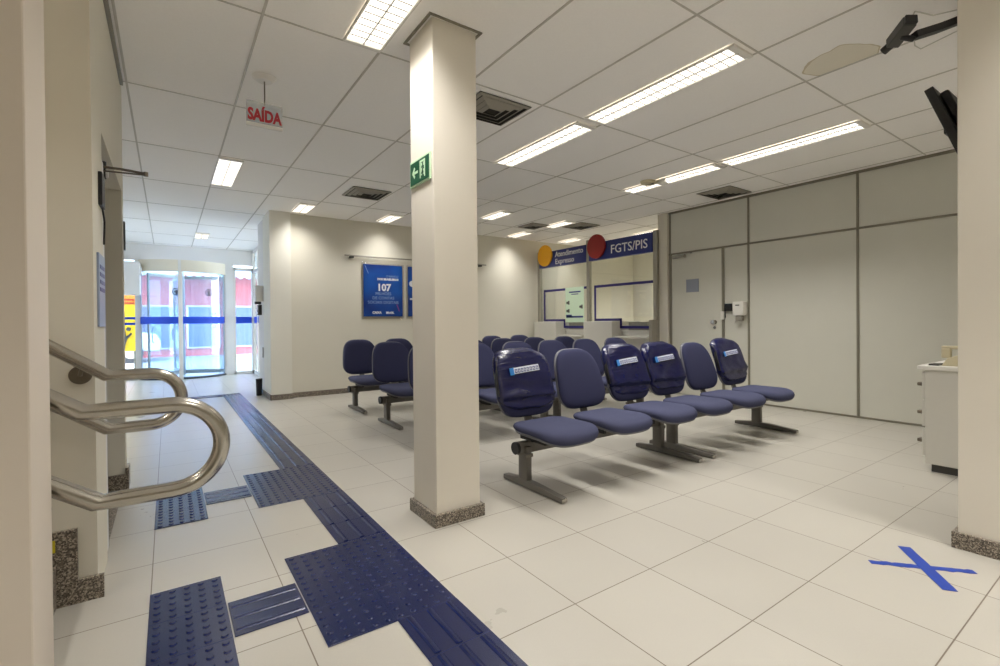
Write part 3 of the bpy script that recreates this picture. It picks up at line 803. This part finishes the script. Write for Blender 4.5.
fixture(GX(-3), -1.2, 0, 'long ceiling light over the floor before the stairs', 'ceiling lights out of view')
fixture(GX(-3), 1.62, 2.45, 'ceiling light over the stairs', 'ceiling lights out of view')

# ceiling vents
def vent(x0, x1, y0, y1, label):
    cx, cyy = (x0 + x1) / 2, (y0 + y1) / 2
    t = empty('ceiling_vent', (cx, cyy, ZC), label, 'air vent', 'square ceiling vents')
    z = ZC - .004
    part(MB().box(x0, x1, y0, y1, z - .004, z), 'backing', M['ventdark'], t)
    m = MB(); wv = (x1 - x0) / 2; hv = (y1 - y0) / 2
    for s0, s1, za, zb in ((1.0, .90, -.006, -.016), (.80, .68, -.008, -.022), (.58, .46, -.008, -.022), (.36, .24, -.008, -.022)):
        # four sloped blades of a square ring
        o = [(cx + sx * wv * s0, cyy + sy * hv * s0, z + za) for sx, sy in ((-1, -1), (1, -1), (1, 1), (-1, 1))]
        i_ = [(cx + sx * wv * s1, cyy + sy * hv * s1, z + zb) for sx, sy in ((-1, -1), (1, -1), (1, 1), (-1, 1))]
        O = [m.bm.verts.new(p) for p in o]; I = [m.bm.verts.new(p) for p in i_]
        O2 = [m.bm.verts.new(Vector(p) + Vector((0, 0, .003))) for p in o]; I2 = [m.bm.verts.new(Vector(p) + Vector((0, 0, .003))) for p in i_]
        for k in range(4):
            n = (k + 1) % 4
            m.bm.faces.new((O[k], O[n], I[n], I[k])); m.bm.faces.new((O2[k], I2[k], I2[n], O2[n])); m.bm.faces.new((O[k], O2[k], O2[n], O[n])); m.bm.faces.new((I[k], I[n], I2[n], I2[k]))
    part(m, 'grille', M['vent'], t)
vent(1.80, 2.25, 2.80, 3.20, 'square air vent just past the middle pillar')
vent(1.80, 2.27, 5.56, 6.02, 'square air vent in front of the poster wall')
vent(5.52, 6.02, 3.12, 3.56, 'square air vent close to the partition top')
vent(5.50, 5.95, 5.60, 6.05, 'square air vent above the counters, next to a short light')
vent(4.86, 5.22, 6.05, 6.45, 'small dark air vent before the back wall')
sd = empty('smoke_detector', (4.60, 3.52, ZC), 'cream ceiling detector overlapping the edge of a long light', 'detector')
part(MB().cyl((4.555, 3.55, ZC - .035), (4.555, 3.55, ZC - .004), .075, 28, .085), 'base', M['cream'], sd, 40)
part(MB().cyl((4.63, 3.40, ZC - .055), (4.63, 3.40, ZC - .022), .055, 24, .06), 'dome', M['white'], sd, 40)
part(MB().box(4.56, 4.63, 3.40, 3.55, ZC - .035, ZC - .022), 'link', M['cream'], sd)

# ------------------------------------------------------------------ signs
sg = empty('hanging_exit_sign', (.535, 3.43, ZC), 'clear hanging sign reading SAÍDA in red letters', 'exit sign')
part(MB().cyl((.535, 3.43, ZC - .03), (.535, 3.43, ZC - .004), .045, 32, .075), 'ceiling_plate', M['white'], sg, 40)
part(MB().cyl((.535, 3.43, 2.50), (.535, 3.43, ZC - .02), .004, 10), 'rod', M['steel_dark'], sg)
part(MB().box(.427, .640, 3.428, 3.432, 2.375, 2.515), 'panel', M['sign_acrylic'], sg)
part(MB().box(.427, .640, 3.42, 3.44, 2.352, 2.376, .003), 'base_bar', M['white'], sg)
part(text_mb('SAÍDA', .098, frame_xyz((.5335, 3.426, 2.395), (1, 0, 0), (0, 0, 1)) @ Matrix.Diagonal((.72, 1.05, 1, 1)), .002, 'CENTER', .0045), 'lettering', M['sign_red'], sg)

# green exit sign on the pillar (plane facing -X)
ex = empty('exit_sign', (1.155, 2.41, 1.91), 'green exit sign with arrow and running figure on the pillar', 'exit sign')
part(MB().box(1.146, 1.155, 2.285, 2.535, 1.842, 1.985, .001), 'border', M['glow'], ex)
part(MB().box(1.1435, 1.1462, 2.295, 2.525, 1.852, 1.975), 'panel', M['green'], ex)
fx = frame_xyz((1.1433, 2.519, 1.851), (0, -1, 0), (0, 0, 1))  # local x runs to the viewer's right
pic = MB()
def onsign(poly, d=.0012):
    pic.merge(MB().prism(poly, 'z', 0, d).bm, fx)
onsign([(.020, .064), (.048, .096), (.058, .086), (.045, .070), (.092, .070), (.092, .056), (.045, .056), (.058, .042), (.048, .032)])
onsign([(.118, .018), (.118, .112), (.182, .112), (.182, .018), (.172, .018), (.172, .102), (.128, .102), (.128, .018)])
onsign([(.134, .03), (.134, .098), (.146, .098), (.146, .03)]); onsign([(.160, .03), (.160, .06), (.17, .06), (.17, .03)]); onsign([(.162, .08), (.162, .098), (.17, .098), (.17, .08)])
part(pic, 'pictogram', M['glow'], ex)
fig = MB()
for poly in ([(.150, .058), (.160, .058), (.157, .083), (.148, .083)], [(.150, .06), (.156, .058), (.149, .043), (.138, .034), (.134, .040), (.144, .048)], [(.154, .06), (.160, .058), (.166, .044), (.161, .028), (.155, .030), (.159, .044)],
             [(.148, .083), (.150, .076), (.140, .068), (.137, .073)], [(.156, .082), (.157, .075), (.168, .068), (.170, .073)]):
    fig.merge(MB().prism(poly, 'z', .001, .002).bm, fx)
fig.merge(MB().cyl((.154, .091, .001), (.154, .091, .002), .006, 14).bm, fx)
part(fig, 'figure', M['green'], ex)

# posters on the back wall with their rail
rl = empty('poster_rail', (2.4, 7.42, 2.12), 'long thin metal picture rail above the blue posters', 'rail')
part(MB().box(2.25, 4.85, 7.405, 7.42, 2.118, 2.142, .003), 'bar', M['alu'], rl)
for x in (2.36, 4.72): part(MB().box(x - .03, x + .03, 7.395, 7.45, 2.095, 2.125, .004), 'bracket', M['darkgrey'], rl)
def poster(x0, x1, label):
    z0, z1 = 1.185, 2.015
    t = empty('poster', ((x0 + x1) / 2, 7.44, z0), label, 'poster', 'blue posters on the back wall')
    part(MB().box(x0 - .03, x1 + .03, 7.437, 7.4495, z0 - .04, z1 + .02, .002), 'clear_holder', M['acrylic'], t)
    part(MB().box(x0, x1, 7.428, 7.437, z0, z1, .001), 'sheet', M['poster_blue'], t)
    return t
def wall_text(s, size, x, z, align='CENTER', bold=0.0): return text_mb(s, size, frame_xyz((x, 7.4265, z), (1, 0, 0), (0, 0, 1)), .002, align, bold)
p1 = poster(2.545, 3.20, 'blue poster with a large white 107, clear of the pillar')
part(wall_text('107', .155, 2.88, 1.60, 'CENTER', .006), 'number', M['print_white'], p1)
part(wall_text('DOS BRASILEIROS', .045, 3.13, 1.77, 'RIGHT', .003), 'title', M['print_white'], p1)
part(wall_text('CAIXA', .05, 2.76, 1.23, 'CENTER', .003), 'logo', M['print_white'], p1)
part(wall_text('BRASIL', .045, 2.98, 1.23, 'CENTER', .003), 'logo', M['print_white'], p1)
part(join(wall_text('O BANCO', .045, 3.13, 1.82, 'RIGHT', 0), wall_text('MILHÕES', .066, 2.87, 1.53), wall_text('DE CONTAS', .066, 2.87, 1.46), wall_text('SOCIAIS DIGITAIS', .066, 2.87, 1.39)), 'small_lettering', M['print_pale'], p1)
m = MB().prism([(2.565, 2.0), (2.572, 2.0), (2.628, 1.87), (2.621, 1.87)], 'y', 7.425, 7.428)
part(m, 'line_pattern', M['print_pale'], p1)
part(MB().prism([(3.095, 1.38), (3.102, 1.38), (3.145, 1.27), (3.138, 1.27)], 'y', 7.425, 7.428), 'pink_line', M['print_pink'], p1)
p2 = poster(3.30, 3.955, 'blue poster mostly hidden behind the middle pillar')
part(MB().disc((3.37, 7.426, 1.73), (0, 1, 0), .05, .002).prism([(3.33, 1.46), (3.42, 1.46), (3.42, 1.49), (3.33, 1.49)], 'y', 7.425, 7.427), 'print', M['print_white'], p2)

# ------------------------------------------------------------------ service counters
BX = 6.10
fxs = lambda y, z, x=BX - .045: frame_xyz((x, y, z), (0, -1, 0), (0, 0, 1))
def tape_loop(pts, w, x):
    m = MB()
    for (y0, z0), (y1, z1) in zip(pts, pts[1:]):
        m.box(x - .003, x, min(y0, y1) - w / 2, max(y0, y1) + w / 2, min(z0, z1) - w / 2, max(z0, z1) + w / 2)
    return m
def post(y, z0, z1, label):
    t = tag(MB().box(BX - .03, BX + .03, y - .035, y + .035, z0, z1, .004).build('counter_post', M['alu']), label, 'post', 'aluminium posts of the counters')
post(7.375, 0, 2.45, 'aluminium post at the end of the yellow-disc counter')
post(6.02, 0, 2.50, 'aluminium post between the two counter windows')
post(4.612, 0, 2.45, 'aluminium post between the red-disc counter and the pier')
def booth(y0, y1, lines, discm, dn, label_sign, label_glass):
    """y0 > y1: from far post to near post"""
    t = empty('counter_sign', (BX, (y0 + y1) / 2, 2.12), label_sign, 'sign', 'overhead counter signs')
    part(MB().box(BX - .045, BX + .035, y1, y0, 2.125, 2.425, .003), 'board', M['sign_blue'], t)
    lm = MB()
    for s, sz, yy, zz in lines: join(lm, text_mb(s, sz, fxs(yy, zz, BX - .047), .003, 'LEFT', .001))
    part(lm, 'lettering', M['print_white'], t)
    part(MB().disc((BX - .065, y0 - .20, 2.355), (1, 0, 0), .205, .03, 48), 'disc', discm, t, 40, label=dn)
    g = empty('counter_window', (BX, (y0 + y1) / 2, .95), label_glass, 'glass screen', 'glass screens of the counters')
    pane = part(MB().prism([(y0, 2.12), (y0, 1.08), (y0 - .67, 1.08), (y0 - .67, .965), (y1, .965), (y1, 2.12)], 'x', BX - .005, BX + .005), 'pane', M['glass'], g)
    yt = y0 - .11; ys_ = y0 - .68
    part(tape_loop([(y1 + .02, 1.675), (yt, 1.675), (yt, 1.10), (ys_, 1.10), (ys_, .975), (y1 + .02, .975)], .042, BX - .006), 'blue_border', M['border'], pane)
    return g
booth(5.98, 4.65, [('FGTS/PIS', .20, 5.48, 2.20)], M['red'], 'red disc', 'blue FGTS/PIS counter sign with a red disc', 'glass counter screen under the red-disc sign, blue outline')
booth(7.335, 6.06, [('Atendimento', .14, 6.86, 2.30), ('Expresso', .14, 6.86, 2.165)], M['yellow'], 'yellow disc', 'blue Atendimento Expresso counter sign with a yellow disc', 'glass counter screen under the yellow-disc sign, blue outline')
nt_ = empty('notice', (BX, 6.4, 1.1), 'pale green notice sheet taped on the yellow-disc counter glass', 'notice')
part(MB().box(BX - .0125, BX - .009, 6.14, 6.62, 1.06, 1.70), 'sheet', M['paper_green'], nt_)
m = MB()
for (ya, yb, za, zb) in ((6.22, 6.52, 1.60, 1.625), (6.28, 6.46, 1.565, 1.58), (6.16, 6.60, 1.145, 1.175), (6.45, 6.60, 1.145, 1.20)): m.box(BX - .0145, BX - .0126, ya, yb, za, zb)
part(m, 'blue_print', M['sign_blue'], nt_)
m = MB()
for (yc_, zc_) in ((6.55, 1.42), (6.55, 1.27), (6.21, 1.34)):
    m.box(BX - .0145, BX - .0126, yc_ - .04, yc_ - .005, zc_ - .035, zc_ + .035).disc((BX - .0135, yc_ + .02, zc_), (1, 0, 0), .025, .002, 16)
part(m, 'symbols', M['darkgrey'], nt_)

def counter(y0, y1, label, lb):
    t = empty('service_counter', (6.45, (y0 + y1) / 2, 0), label, 'counter', 'white service counters')
    part(MB().box(BX - .0 - .10, BX + .55, y1, y0, 0.06, .80, .006), 'body', M['lightgrey'], t)
    part(MB().box(BX - .07, BX + .53, y1 + .02, y0 - .02, 0, .06), 'plinth', M['darkgrey'], t)
    part(MB().box(BX - .17, BX + .60, y1, y0 - .67, .80, .835, .006), 'worktop', M['lightgrey'], t)
    part(MB().box(BX + .02, BX + .60, y1, y0 - .67, .90, .93, .005).box(BX + .05, BX + .55, y1, y0 - .67, .84, .90), 'shelf', M['white'], t)
    part(MB().box(BX - .20, BX + .5, y0 - .66, y0 - .02, .0, 1.075, .008), 'raised_cabinet', M['lightgrey'], t)
    part(MB().box(BX + .06, BX + .40, y1 + .18, y1 + .55, .93, 1.06, .006), 'tray', M['vent'], t)
counter(5.985, 4.65, 'white counter below the red-disc sign', '')
counter(7.34, 6.055, 'white counter below the yellow-disc sign', '')
tag(MB().box(5.93, 6.06, 4.56, 4.62, 0, 1.09, .004).build('counter_end_panel', M['vent']), 'low grey-brown end panel of the counters beside the pier', 'panel')

# ------------------------------------------------------------------ things on the partition
t = empty('sanitizer_dispenser', (PX, 3.33, 1.13), 'white wall dispenser on the partition beside the door', 'dispenser')
part(MB().box(PX - .105, PX - .001, 3.262, 3.405, 1.135, 1.315, .012), 'housing', M['white'], t, 40)
part(MB().box(PX - .110, PX - .104, 3.31, 3.36, 1.262, 1.275, .001), 'badge', M['darkgrey'], t)
part(MB().box(PX - .085, PX - .02, 3.29, 3.375, 1.065, 1.135, .008), 'nozzle', M['vent'], t)
t = empty('keypad', (PX, 3.5, 1.2), 'small black keypad on the partition with a hanging cable', 'keypad')
part(MB().box(PX - .04, PX - .001, 3.435, 3.55, 1.195, 1.295, .004), 'housing', M['black'], t)
part(MB().tube([(PX - .012, 3.545, 1.24), (PX - .012, 3.56, 1.20), (PX - .012, 3.552, 1.12), (PX - .012, 3.565, 1.09), (PX - .02, 3.58, 1.07)], .007, 10, (1, 0, 0)), 'cable', M['black'], t, 50)

# ------------------------------------------------------------------ cabinet with telephone
CX = 4.385
t = empty('side_cabinet', (CX + .4, .5, 0), 'white drawer cabinet half hidden behind the edge pillar', 'cabinet')
part(MB().box(CX, CX + .6, -.2, 1.06, .06, .715, .004), 'body', M['lightgrey'], t)
part(MB().box(CX + .02, CX + .58, -.18, 1.03, .0, .06), 'plinth', M['darkgrey'], t)
part(MB().box(CX + .001, CX + .599, -.2, 1.0595, .055, .10, .002), 'base_rail', M['lightgrey'], t)
part(MB().box(CX - .015, CX + .63, -.2, 1.10, .716, .745, .004), 'top', M['white'], t)
for z0, z1 in ((.11, .30), (.315, .50), (.515, .70)):
    d = part(MB().box(CX + .01, CX + .59, 1.061, 1.08, z0, z1, .003), 'drawer', M['lightgrey'], t)
    part(MB().box(CX + .04, CX + .10, 1.081, 1.115, (z0 + z1) / 2 - .012, (z0 + z1) / 2 + .012, .006), 'knob', M['steel_dark'], d)
t = empty('telephone', (4.52, .93, .745), 'cream desk telephone on the white cabinet', 'telephone')
part(MB().prism([(.80, .746), (.985, .746), (.955, .80), (.82, .855)], 'x', 4.44, 4.60, .005), 'body', M['cream'], t)
part(MB().box(4.455, 4.495, .79, .99, .862, .885, .008).box(4.452, 4.498, .78, .83, .835, .87, .008).box(4.452, 4.498, .94, .99, .80, .868, .008), 'handset', M['cream'], t)
tag(MB().box(4.42, 4.54, .995, 1.05, .745, .757, .003).build('stapler', M['darkgrey']), 'small dark object lying on the cabinet beside the telephone', 'stapler')

# ------------------------------------------------------------------ camera and screen on the edge pillar
t = empty('security_camera', (3.1, .62, 2.45), 'black and grey security camera on an arm near the stained ceiling panel', 'camera')
def ray(u, v): return FW * f_px + RR * (u - 500) - UU * (v - cy)
def at_z(u, v, z):
    r = ray(u, v); return Vector((0, 0, 1.08)) + r * ((z - 1.08) / r.z)
A = Vector((2.985, .775, 2.545)); Bp = Vector((2.905, .845, 2.40))
A = at_z(910, 21, 2.475); Bp = at_z(892, 44, 2.44); Lp = at_z(884, 51, 2.425)
def boxalong(p0, p1, w, h, bev=.004):
    d = p1 - p0; q = Vector((1, 0, 0)).rotation_difference(d.normalized()).to_matrix().to_4x4(); q.translation = p0
    m = MB().box(0, d.length, -w / 2, w / 2, -h / 2, h / 2, bev); bmesh.ops.transform(m.bm, matrix=q, verts=m.bm.verts); return m
bd = part(boxalong(A, Bp, .055, .05), 'housing', M['darkgrey'], t)
part(MB().cyl(Bp, Bp + (Lp - Bp) * 1.1, .019, 20), 'lens', M['black'], t, 40)
part(boxalong(A + (A - Bp) * .12, A, .05, .045), 'rear_plate', M['black'], bd)
J = at_z(914, 36, 2.43); Wp = Vector((3.12, .617, 2.50))
part(MB().sweep([J, J + (Wp - J) * .5 + Vector((0, 0, -.004)), Wp], [(-.016, -.022), (.016, -.022), (.016, .022), (-.016, .022)], (0, 0, 1)).cyl(J + Vector((0, 0, -.015)), (A + Bp) / 2 + Vector((0, 0, -.02)), .013, 14), 'arm', M['black'], t, 40)
part(MB().tube([A, A + Vector((.03, -.01, .05)), A + Vector((.07, -.02, .055)), A + Vector((.10, -.06, .03)), Vector((3.12, .618, 2.55))], .003, 8, (0, 0, 1)).tube([J, J + Vector((.05, .01, -.025)), J + Vector((.1, 0, -.03)), Vector((3.13, .618, 2.46))], .0025, 8, (0, 0, 1)), 'cable', M['lightgrey'], t, 50)
t = empty('wall_screen', (3.3, .72, 2.05), 'black screen mounted high behind the edge pillar, seen from its side', 'screen')
mx = frame_xyz((3.10, .735, 2.215), (1, 0, 0), (0, -.33, -.944))
def tr_(m): bmesh.ops.transform(m.bm, matrix=mx, verts=m.bm.verts); return m
sc = part(tr_(MB().box(0, .75, 0, .44, -.018, .018, .004)), 'panel', M['black'], t)
part(tr_(MB().box(.05, .69, .03, .36, -.055, -.018, .01)), 'back_housing', M['black'], sc)
part(MB().box(3.2, 3.3, .617, .70, 2.0, 2.1, .004), 'mount', M['black'], t)

# ------------------------------------------------------------------ left doorway items
t = empty('card_reader', (-.24, 2.72, 1.65), 'black reader box high on the doorway jamb with a dangling cable', 'reader')
part(MB().box(-.2395, -.225, 2.675, 2.785, 1.60, 1.745, .003), 'housing', M['black'], t)
part(MB().tube([(-.232, 2.75, 1.60), (-.23, 2.78, 1.57), (-.232, 2.83, 1.555), (-.235, 2.835, 1.45)], .004, 8, (1, 0, 0)), 'cable', M['black'], t, 50)
t = empty('placard', (-.24, 2.7, 1.2), 'blue-grey information placard on the doorway jamb', 'placard')
part(MB().box(-.2395, -.231, 2.585, 2.80, 1.075, 1.385, .002), 'board', M['placard'], t)
m = MB()
for k in range(4): m.box(-.2312, -.2295, 2.61, 2.775, 1.225 + k * .032, 1.241 + k * .032)
part(m, 'print', M['sign_blue'], t)
t = empty('dome_camera', (-.27, 3.4, 1.93), 'small grey and white camera hanging under the doorway head', 'camera')
part(MB().cyl((-.285, 3.35, 1.935), (-.285, 3.35, 1.965), .022, 20), 'mount', M['darkgrey'], t, 40)
part(MB().cyl((-.315, 3.35, 1.905), (-.265, 3.35, 1.905), .032, 24), 'housing', M['darkgrey'], t, 40)
part(MB().cyl((-.265, 3.34, 1.90), (-.255, 3.34, 1.90), .022, 20), 'window', M['white'], t, 40)
t = empty('hall_screen', (-.3, 5, 1.8), 'thin black screen edge jutting out past the doorway wall', 'screen')
part(MB().box(-.75, -.292, 4.98, 5.02, 1.74, 1.885, .003), 'panel', M['black'], t)
part(MB().box(-.291, -.279, 4.97, 5.03, 1.70, 1.93, .002), 'frame', M['darkgrey'], t)
part(MB().box(-1.0, -.73, 4.985, 5.015, 1.79, 1.83), 'bracket', M['darkgrey'], t)
t = empty('air_curtain', (-.6, 11.5, 1.7), 'boxy white air curtain unit above the side window at the entrance', 'air curtain')
part(MB().box(-1.0, -.42, 11.30, 11.72, 1.66, 2.28, .015), 'housing', M['wall_white'], t)
part(MB().box(-.42, -.40, 11.36, 11.68, 2.05, 2.20, .006), 'vent_cover', M['white'], t)

# entrance flank
t = empty('hand_dispenser', (1.19, 8.1, 1.5), 'white dispenser on the column flank facing the entrance', 'dispenser')
part(MB().box(1.09, 1.2145, 8.0, 8.16, 1.42, 1.66, .012), 'housing', M['white'], t, 40)
part(MB().box(1.09, 1.17, 8.04, 8.12, 1.38, 1.42, .004), 'nozzle', M['darkgrey'], t)
t = empty('intercom', (1.2, 8.35, 1.3), 'small grey intercom below the white dispenser', 'intercom')
part(MB().box(1.165, 1.214, 8.28, 8.42, 1.22, 1.38, .006), 'housing', M['darkgrey'], t)
part(MB().disc((1.163, 8.35, 1.33), (1, 0, 0), .03, .004, 20).box(1.162, 1.1655, 8.31, 8.39, 1.24, 1.27), 'speaker', M['alu'], t)
t = empty('wall_plate', (1.19, 8.05, .6), 'slim grey cover plate low on the column flank', 'wall plate')
part(MB().box(1.203, 1.214, 8.14, 8.24, .56, .72, .002), 'plate', M['vent'], t)
t = empty('waste_bin', (1.13, 8.02, 0), 'small black waste bin at the foot of the column', 'bin')
part(MB().cyl((1.125, 8.02, 0), (1.125, 8.02, .24), .04, 28, .046), 'body', M['black'], t, 40)
part(MB().cyl((1.125, 8.02, .24), (1.125, 8.02, .255), .049, 28, .046), 'rim', M['darkgrey'], t, 40)

# ------------------------------------------------------------------ street outside
tag(MB().box(-14, 16, 11.95, 34, -.16, -.02).build('pavement', M['pave']), 'pale sunlit pavement and street outside', 'street', kind='structure')
bl = empty('street_building', (-2, 22, 0), 'pink shop building across the street with blue windows', 'building')
part(MB().box(-8, 7, 20, 24, -.02, 3.1), 'wall', M['pink'], bl)
part(MB().box(-8.3, 7.3, 19.7, 24.3, 3.1, 3.5).box(-8.3, 7.3, 21, 24, 3.5, 7), 'upper_floor', M['awning'], bl)
for x in (-7, -5, -3.1, -1.9, -.7, .6, 1.9, 3.5):
    wf = part(MB().box(x - .06, x + .96, 19.93, 20.0, .25, 1.75), 'window', M['frame_white'], bl)
    part(MB().box(x, x + .9, 19.91, 19.935, .3, 1.7), 'pane', M['window_b'], wf)
aw = MB()
for k in range(60):
    x = -8 + k * .25; aw.prism([(x, 2.75), (x + .125, 2.66), (x + .25, 2.75), (x + .25, 2.95), (x, 2.95)], 'y', 18.98, 19.02)
aw.prism([(19.0, 2.93), (19.0, 2.98), (20.0, 3.15), (20.0, 3.10)], 'x', -8, 7)
part(aw, 'awning', M['awning'], bl)
car = empty('car', (-.6, 18, 0), 'white parked car outside, blurred by the bright daylight', 'car')
CDX = -1.6
body = [(-2.6, .32), (-2.62, .62), (-2.45, .80), (-1.75, .88), (-1.25, 1.28), (.05, 1.30), (.62, .90), (1.30, .80), (1.42, .55), (1.40, .32)]
part(MB().prism([(q + CDX, w_) for q, w_ in body], 'y', 17.4, 18.9, .05), 'body', M['car'], car, 40)
part(MB().prism([(-1.6 + CDX, .90), (-1.2 + CDX, 1.22), (-.62 + CDX, 1.24), (-.62 + CDX, .90)], 'y', 17.385, 17.40).prism([(-.55 + CDX, .90), (-.55 + CDX, 1.24), (.02 + CDX, 1.24), (.48 + CDX, .90)], 'y', 17.385, 17.40), 'side_glass', M['window_b'], car)
for x in (-1.85 + CDX, .72 + CDX):
    w = part(MB().cyl((x, 17.34, .28), (x, 17.55, .28), .30, 28), 'wheel', M['tyre'], car, 40)
    part(MB().cyl((x, 17.32, .28), (x, 17.345, .28), .17, 20), 'hub', M['alu'], w, 40)
bb = empty('billboard', (-.75, 12.4, 0), 'yellow advertising board outside the side window with a dark line drawing', 'billboard')
part(MB().box(-1.05, -.50, 12.38, 12.42, .55, 1.72), 'board', M['bill_yellow'], bb)
part(MB().box(-1.05, -.50, 12.374, 12.379, 1.50, 1.72), 'orange_field', M['bill_orange'], bb)
m = MB().box(-.98, -.56, 12.368, 12.3735, 1.585, 1.615).box(-.98, -.56, 12.368, 12.3735, 1.52, 1.545)
part(m, 'print', M['sign_red'], bb)
m = MB().prism([(-.76, .62), (-.73, .62), (-.68, .80), (-.60, .90), (-.62, .93), (-.70, .85), (-.72, .98), (-.75, .97), (-.74, .80)], 'y', 12.371, 12.379).disc((-.66, 12.375, 1.0), (0, 1, 0), .04, .006, 18)
part(m, 'drawing', M['rail_dark'], bb)
part(MB().box(-1.0, -.96, 12.39, 12.41, -.02, .55).box(-.58, -.54, 12.39, 12.41, -.02, .55), 'stand', M['alu'], bb)

# ------------------------------------------------------------------ daylight
w = bpy.data.worlds.new('sky'); S.world = w; w.use_nodes = True
nt = w.node_tree; bg = nt.nodes['Background']
sky = nt.nodes.new('ShaderNodeTexSky'); sky.sky_type = 'HOSEK_WILKIE'; sky.turbidity = 5; sky.ground_albedo = .5
sky.sun_direction = Vector((.35, .5, .8)).normalized()
mixn = nt.nodes.new('ShaderNodeMix'); mixn.data_type = 'RGBA'; mixn.inputs['Factor'].default_value = .65
nt.links.new(sky.outputs['Color'], mixn.inputs['A']); mixn.inputs['B'].default_value = (.78, .88, 1.0, 1)
nt.links.new(mixn.outputs['Result'], bg.inputs['Color']); bg.inputs['Strength'].default_value = 20.0

sl = bpy.data.lights.new('sun', 'SUN'); sl.energy = 8; sl.angle = .02; sl.color = (1, .97, .92)
so = bpy.data.objects.new('sun', sl); COL.objects.link(so); so.rotation_euler = Vector((.25, .75, -.85)).to_track_quat('-Z', 'Y').to_euler()
S.view_settings.view_transform = 'Standard'; S.view_settings.look = 'None'
S.view_settings.gamma = 1.0; S.view_settings.use_curve_mapping = False
S.view_settings.exposure = -0.2
S.cycles.max_bounces = 10; S.cycles.diffuse_bounces = 8; S.cycles.transparent_max_bounces = 16
S.cycles.sample_clamp_indirect = 6.0
bpy.context.view_layer.update()
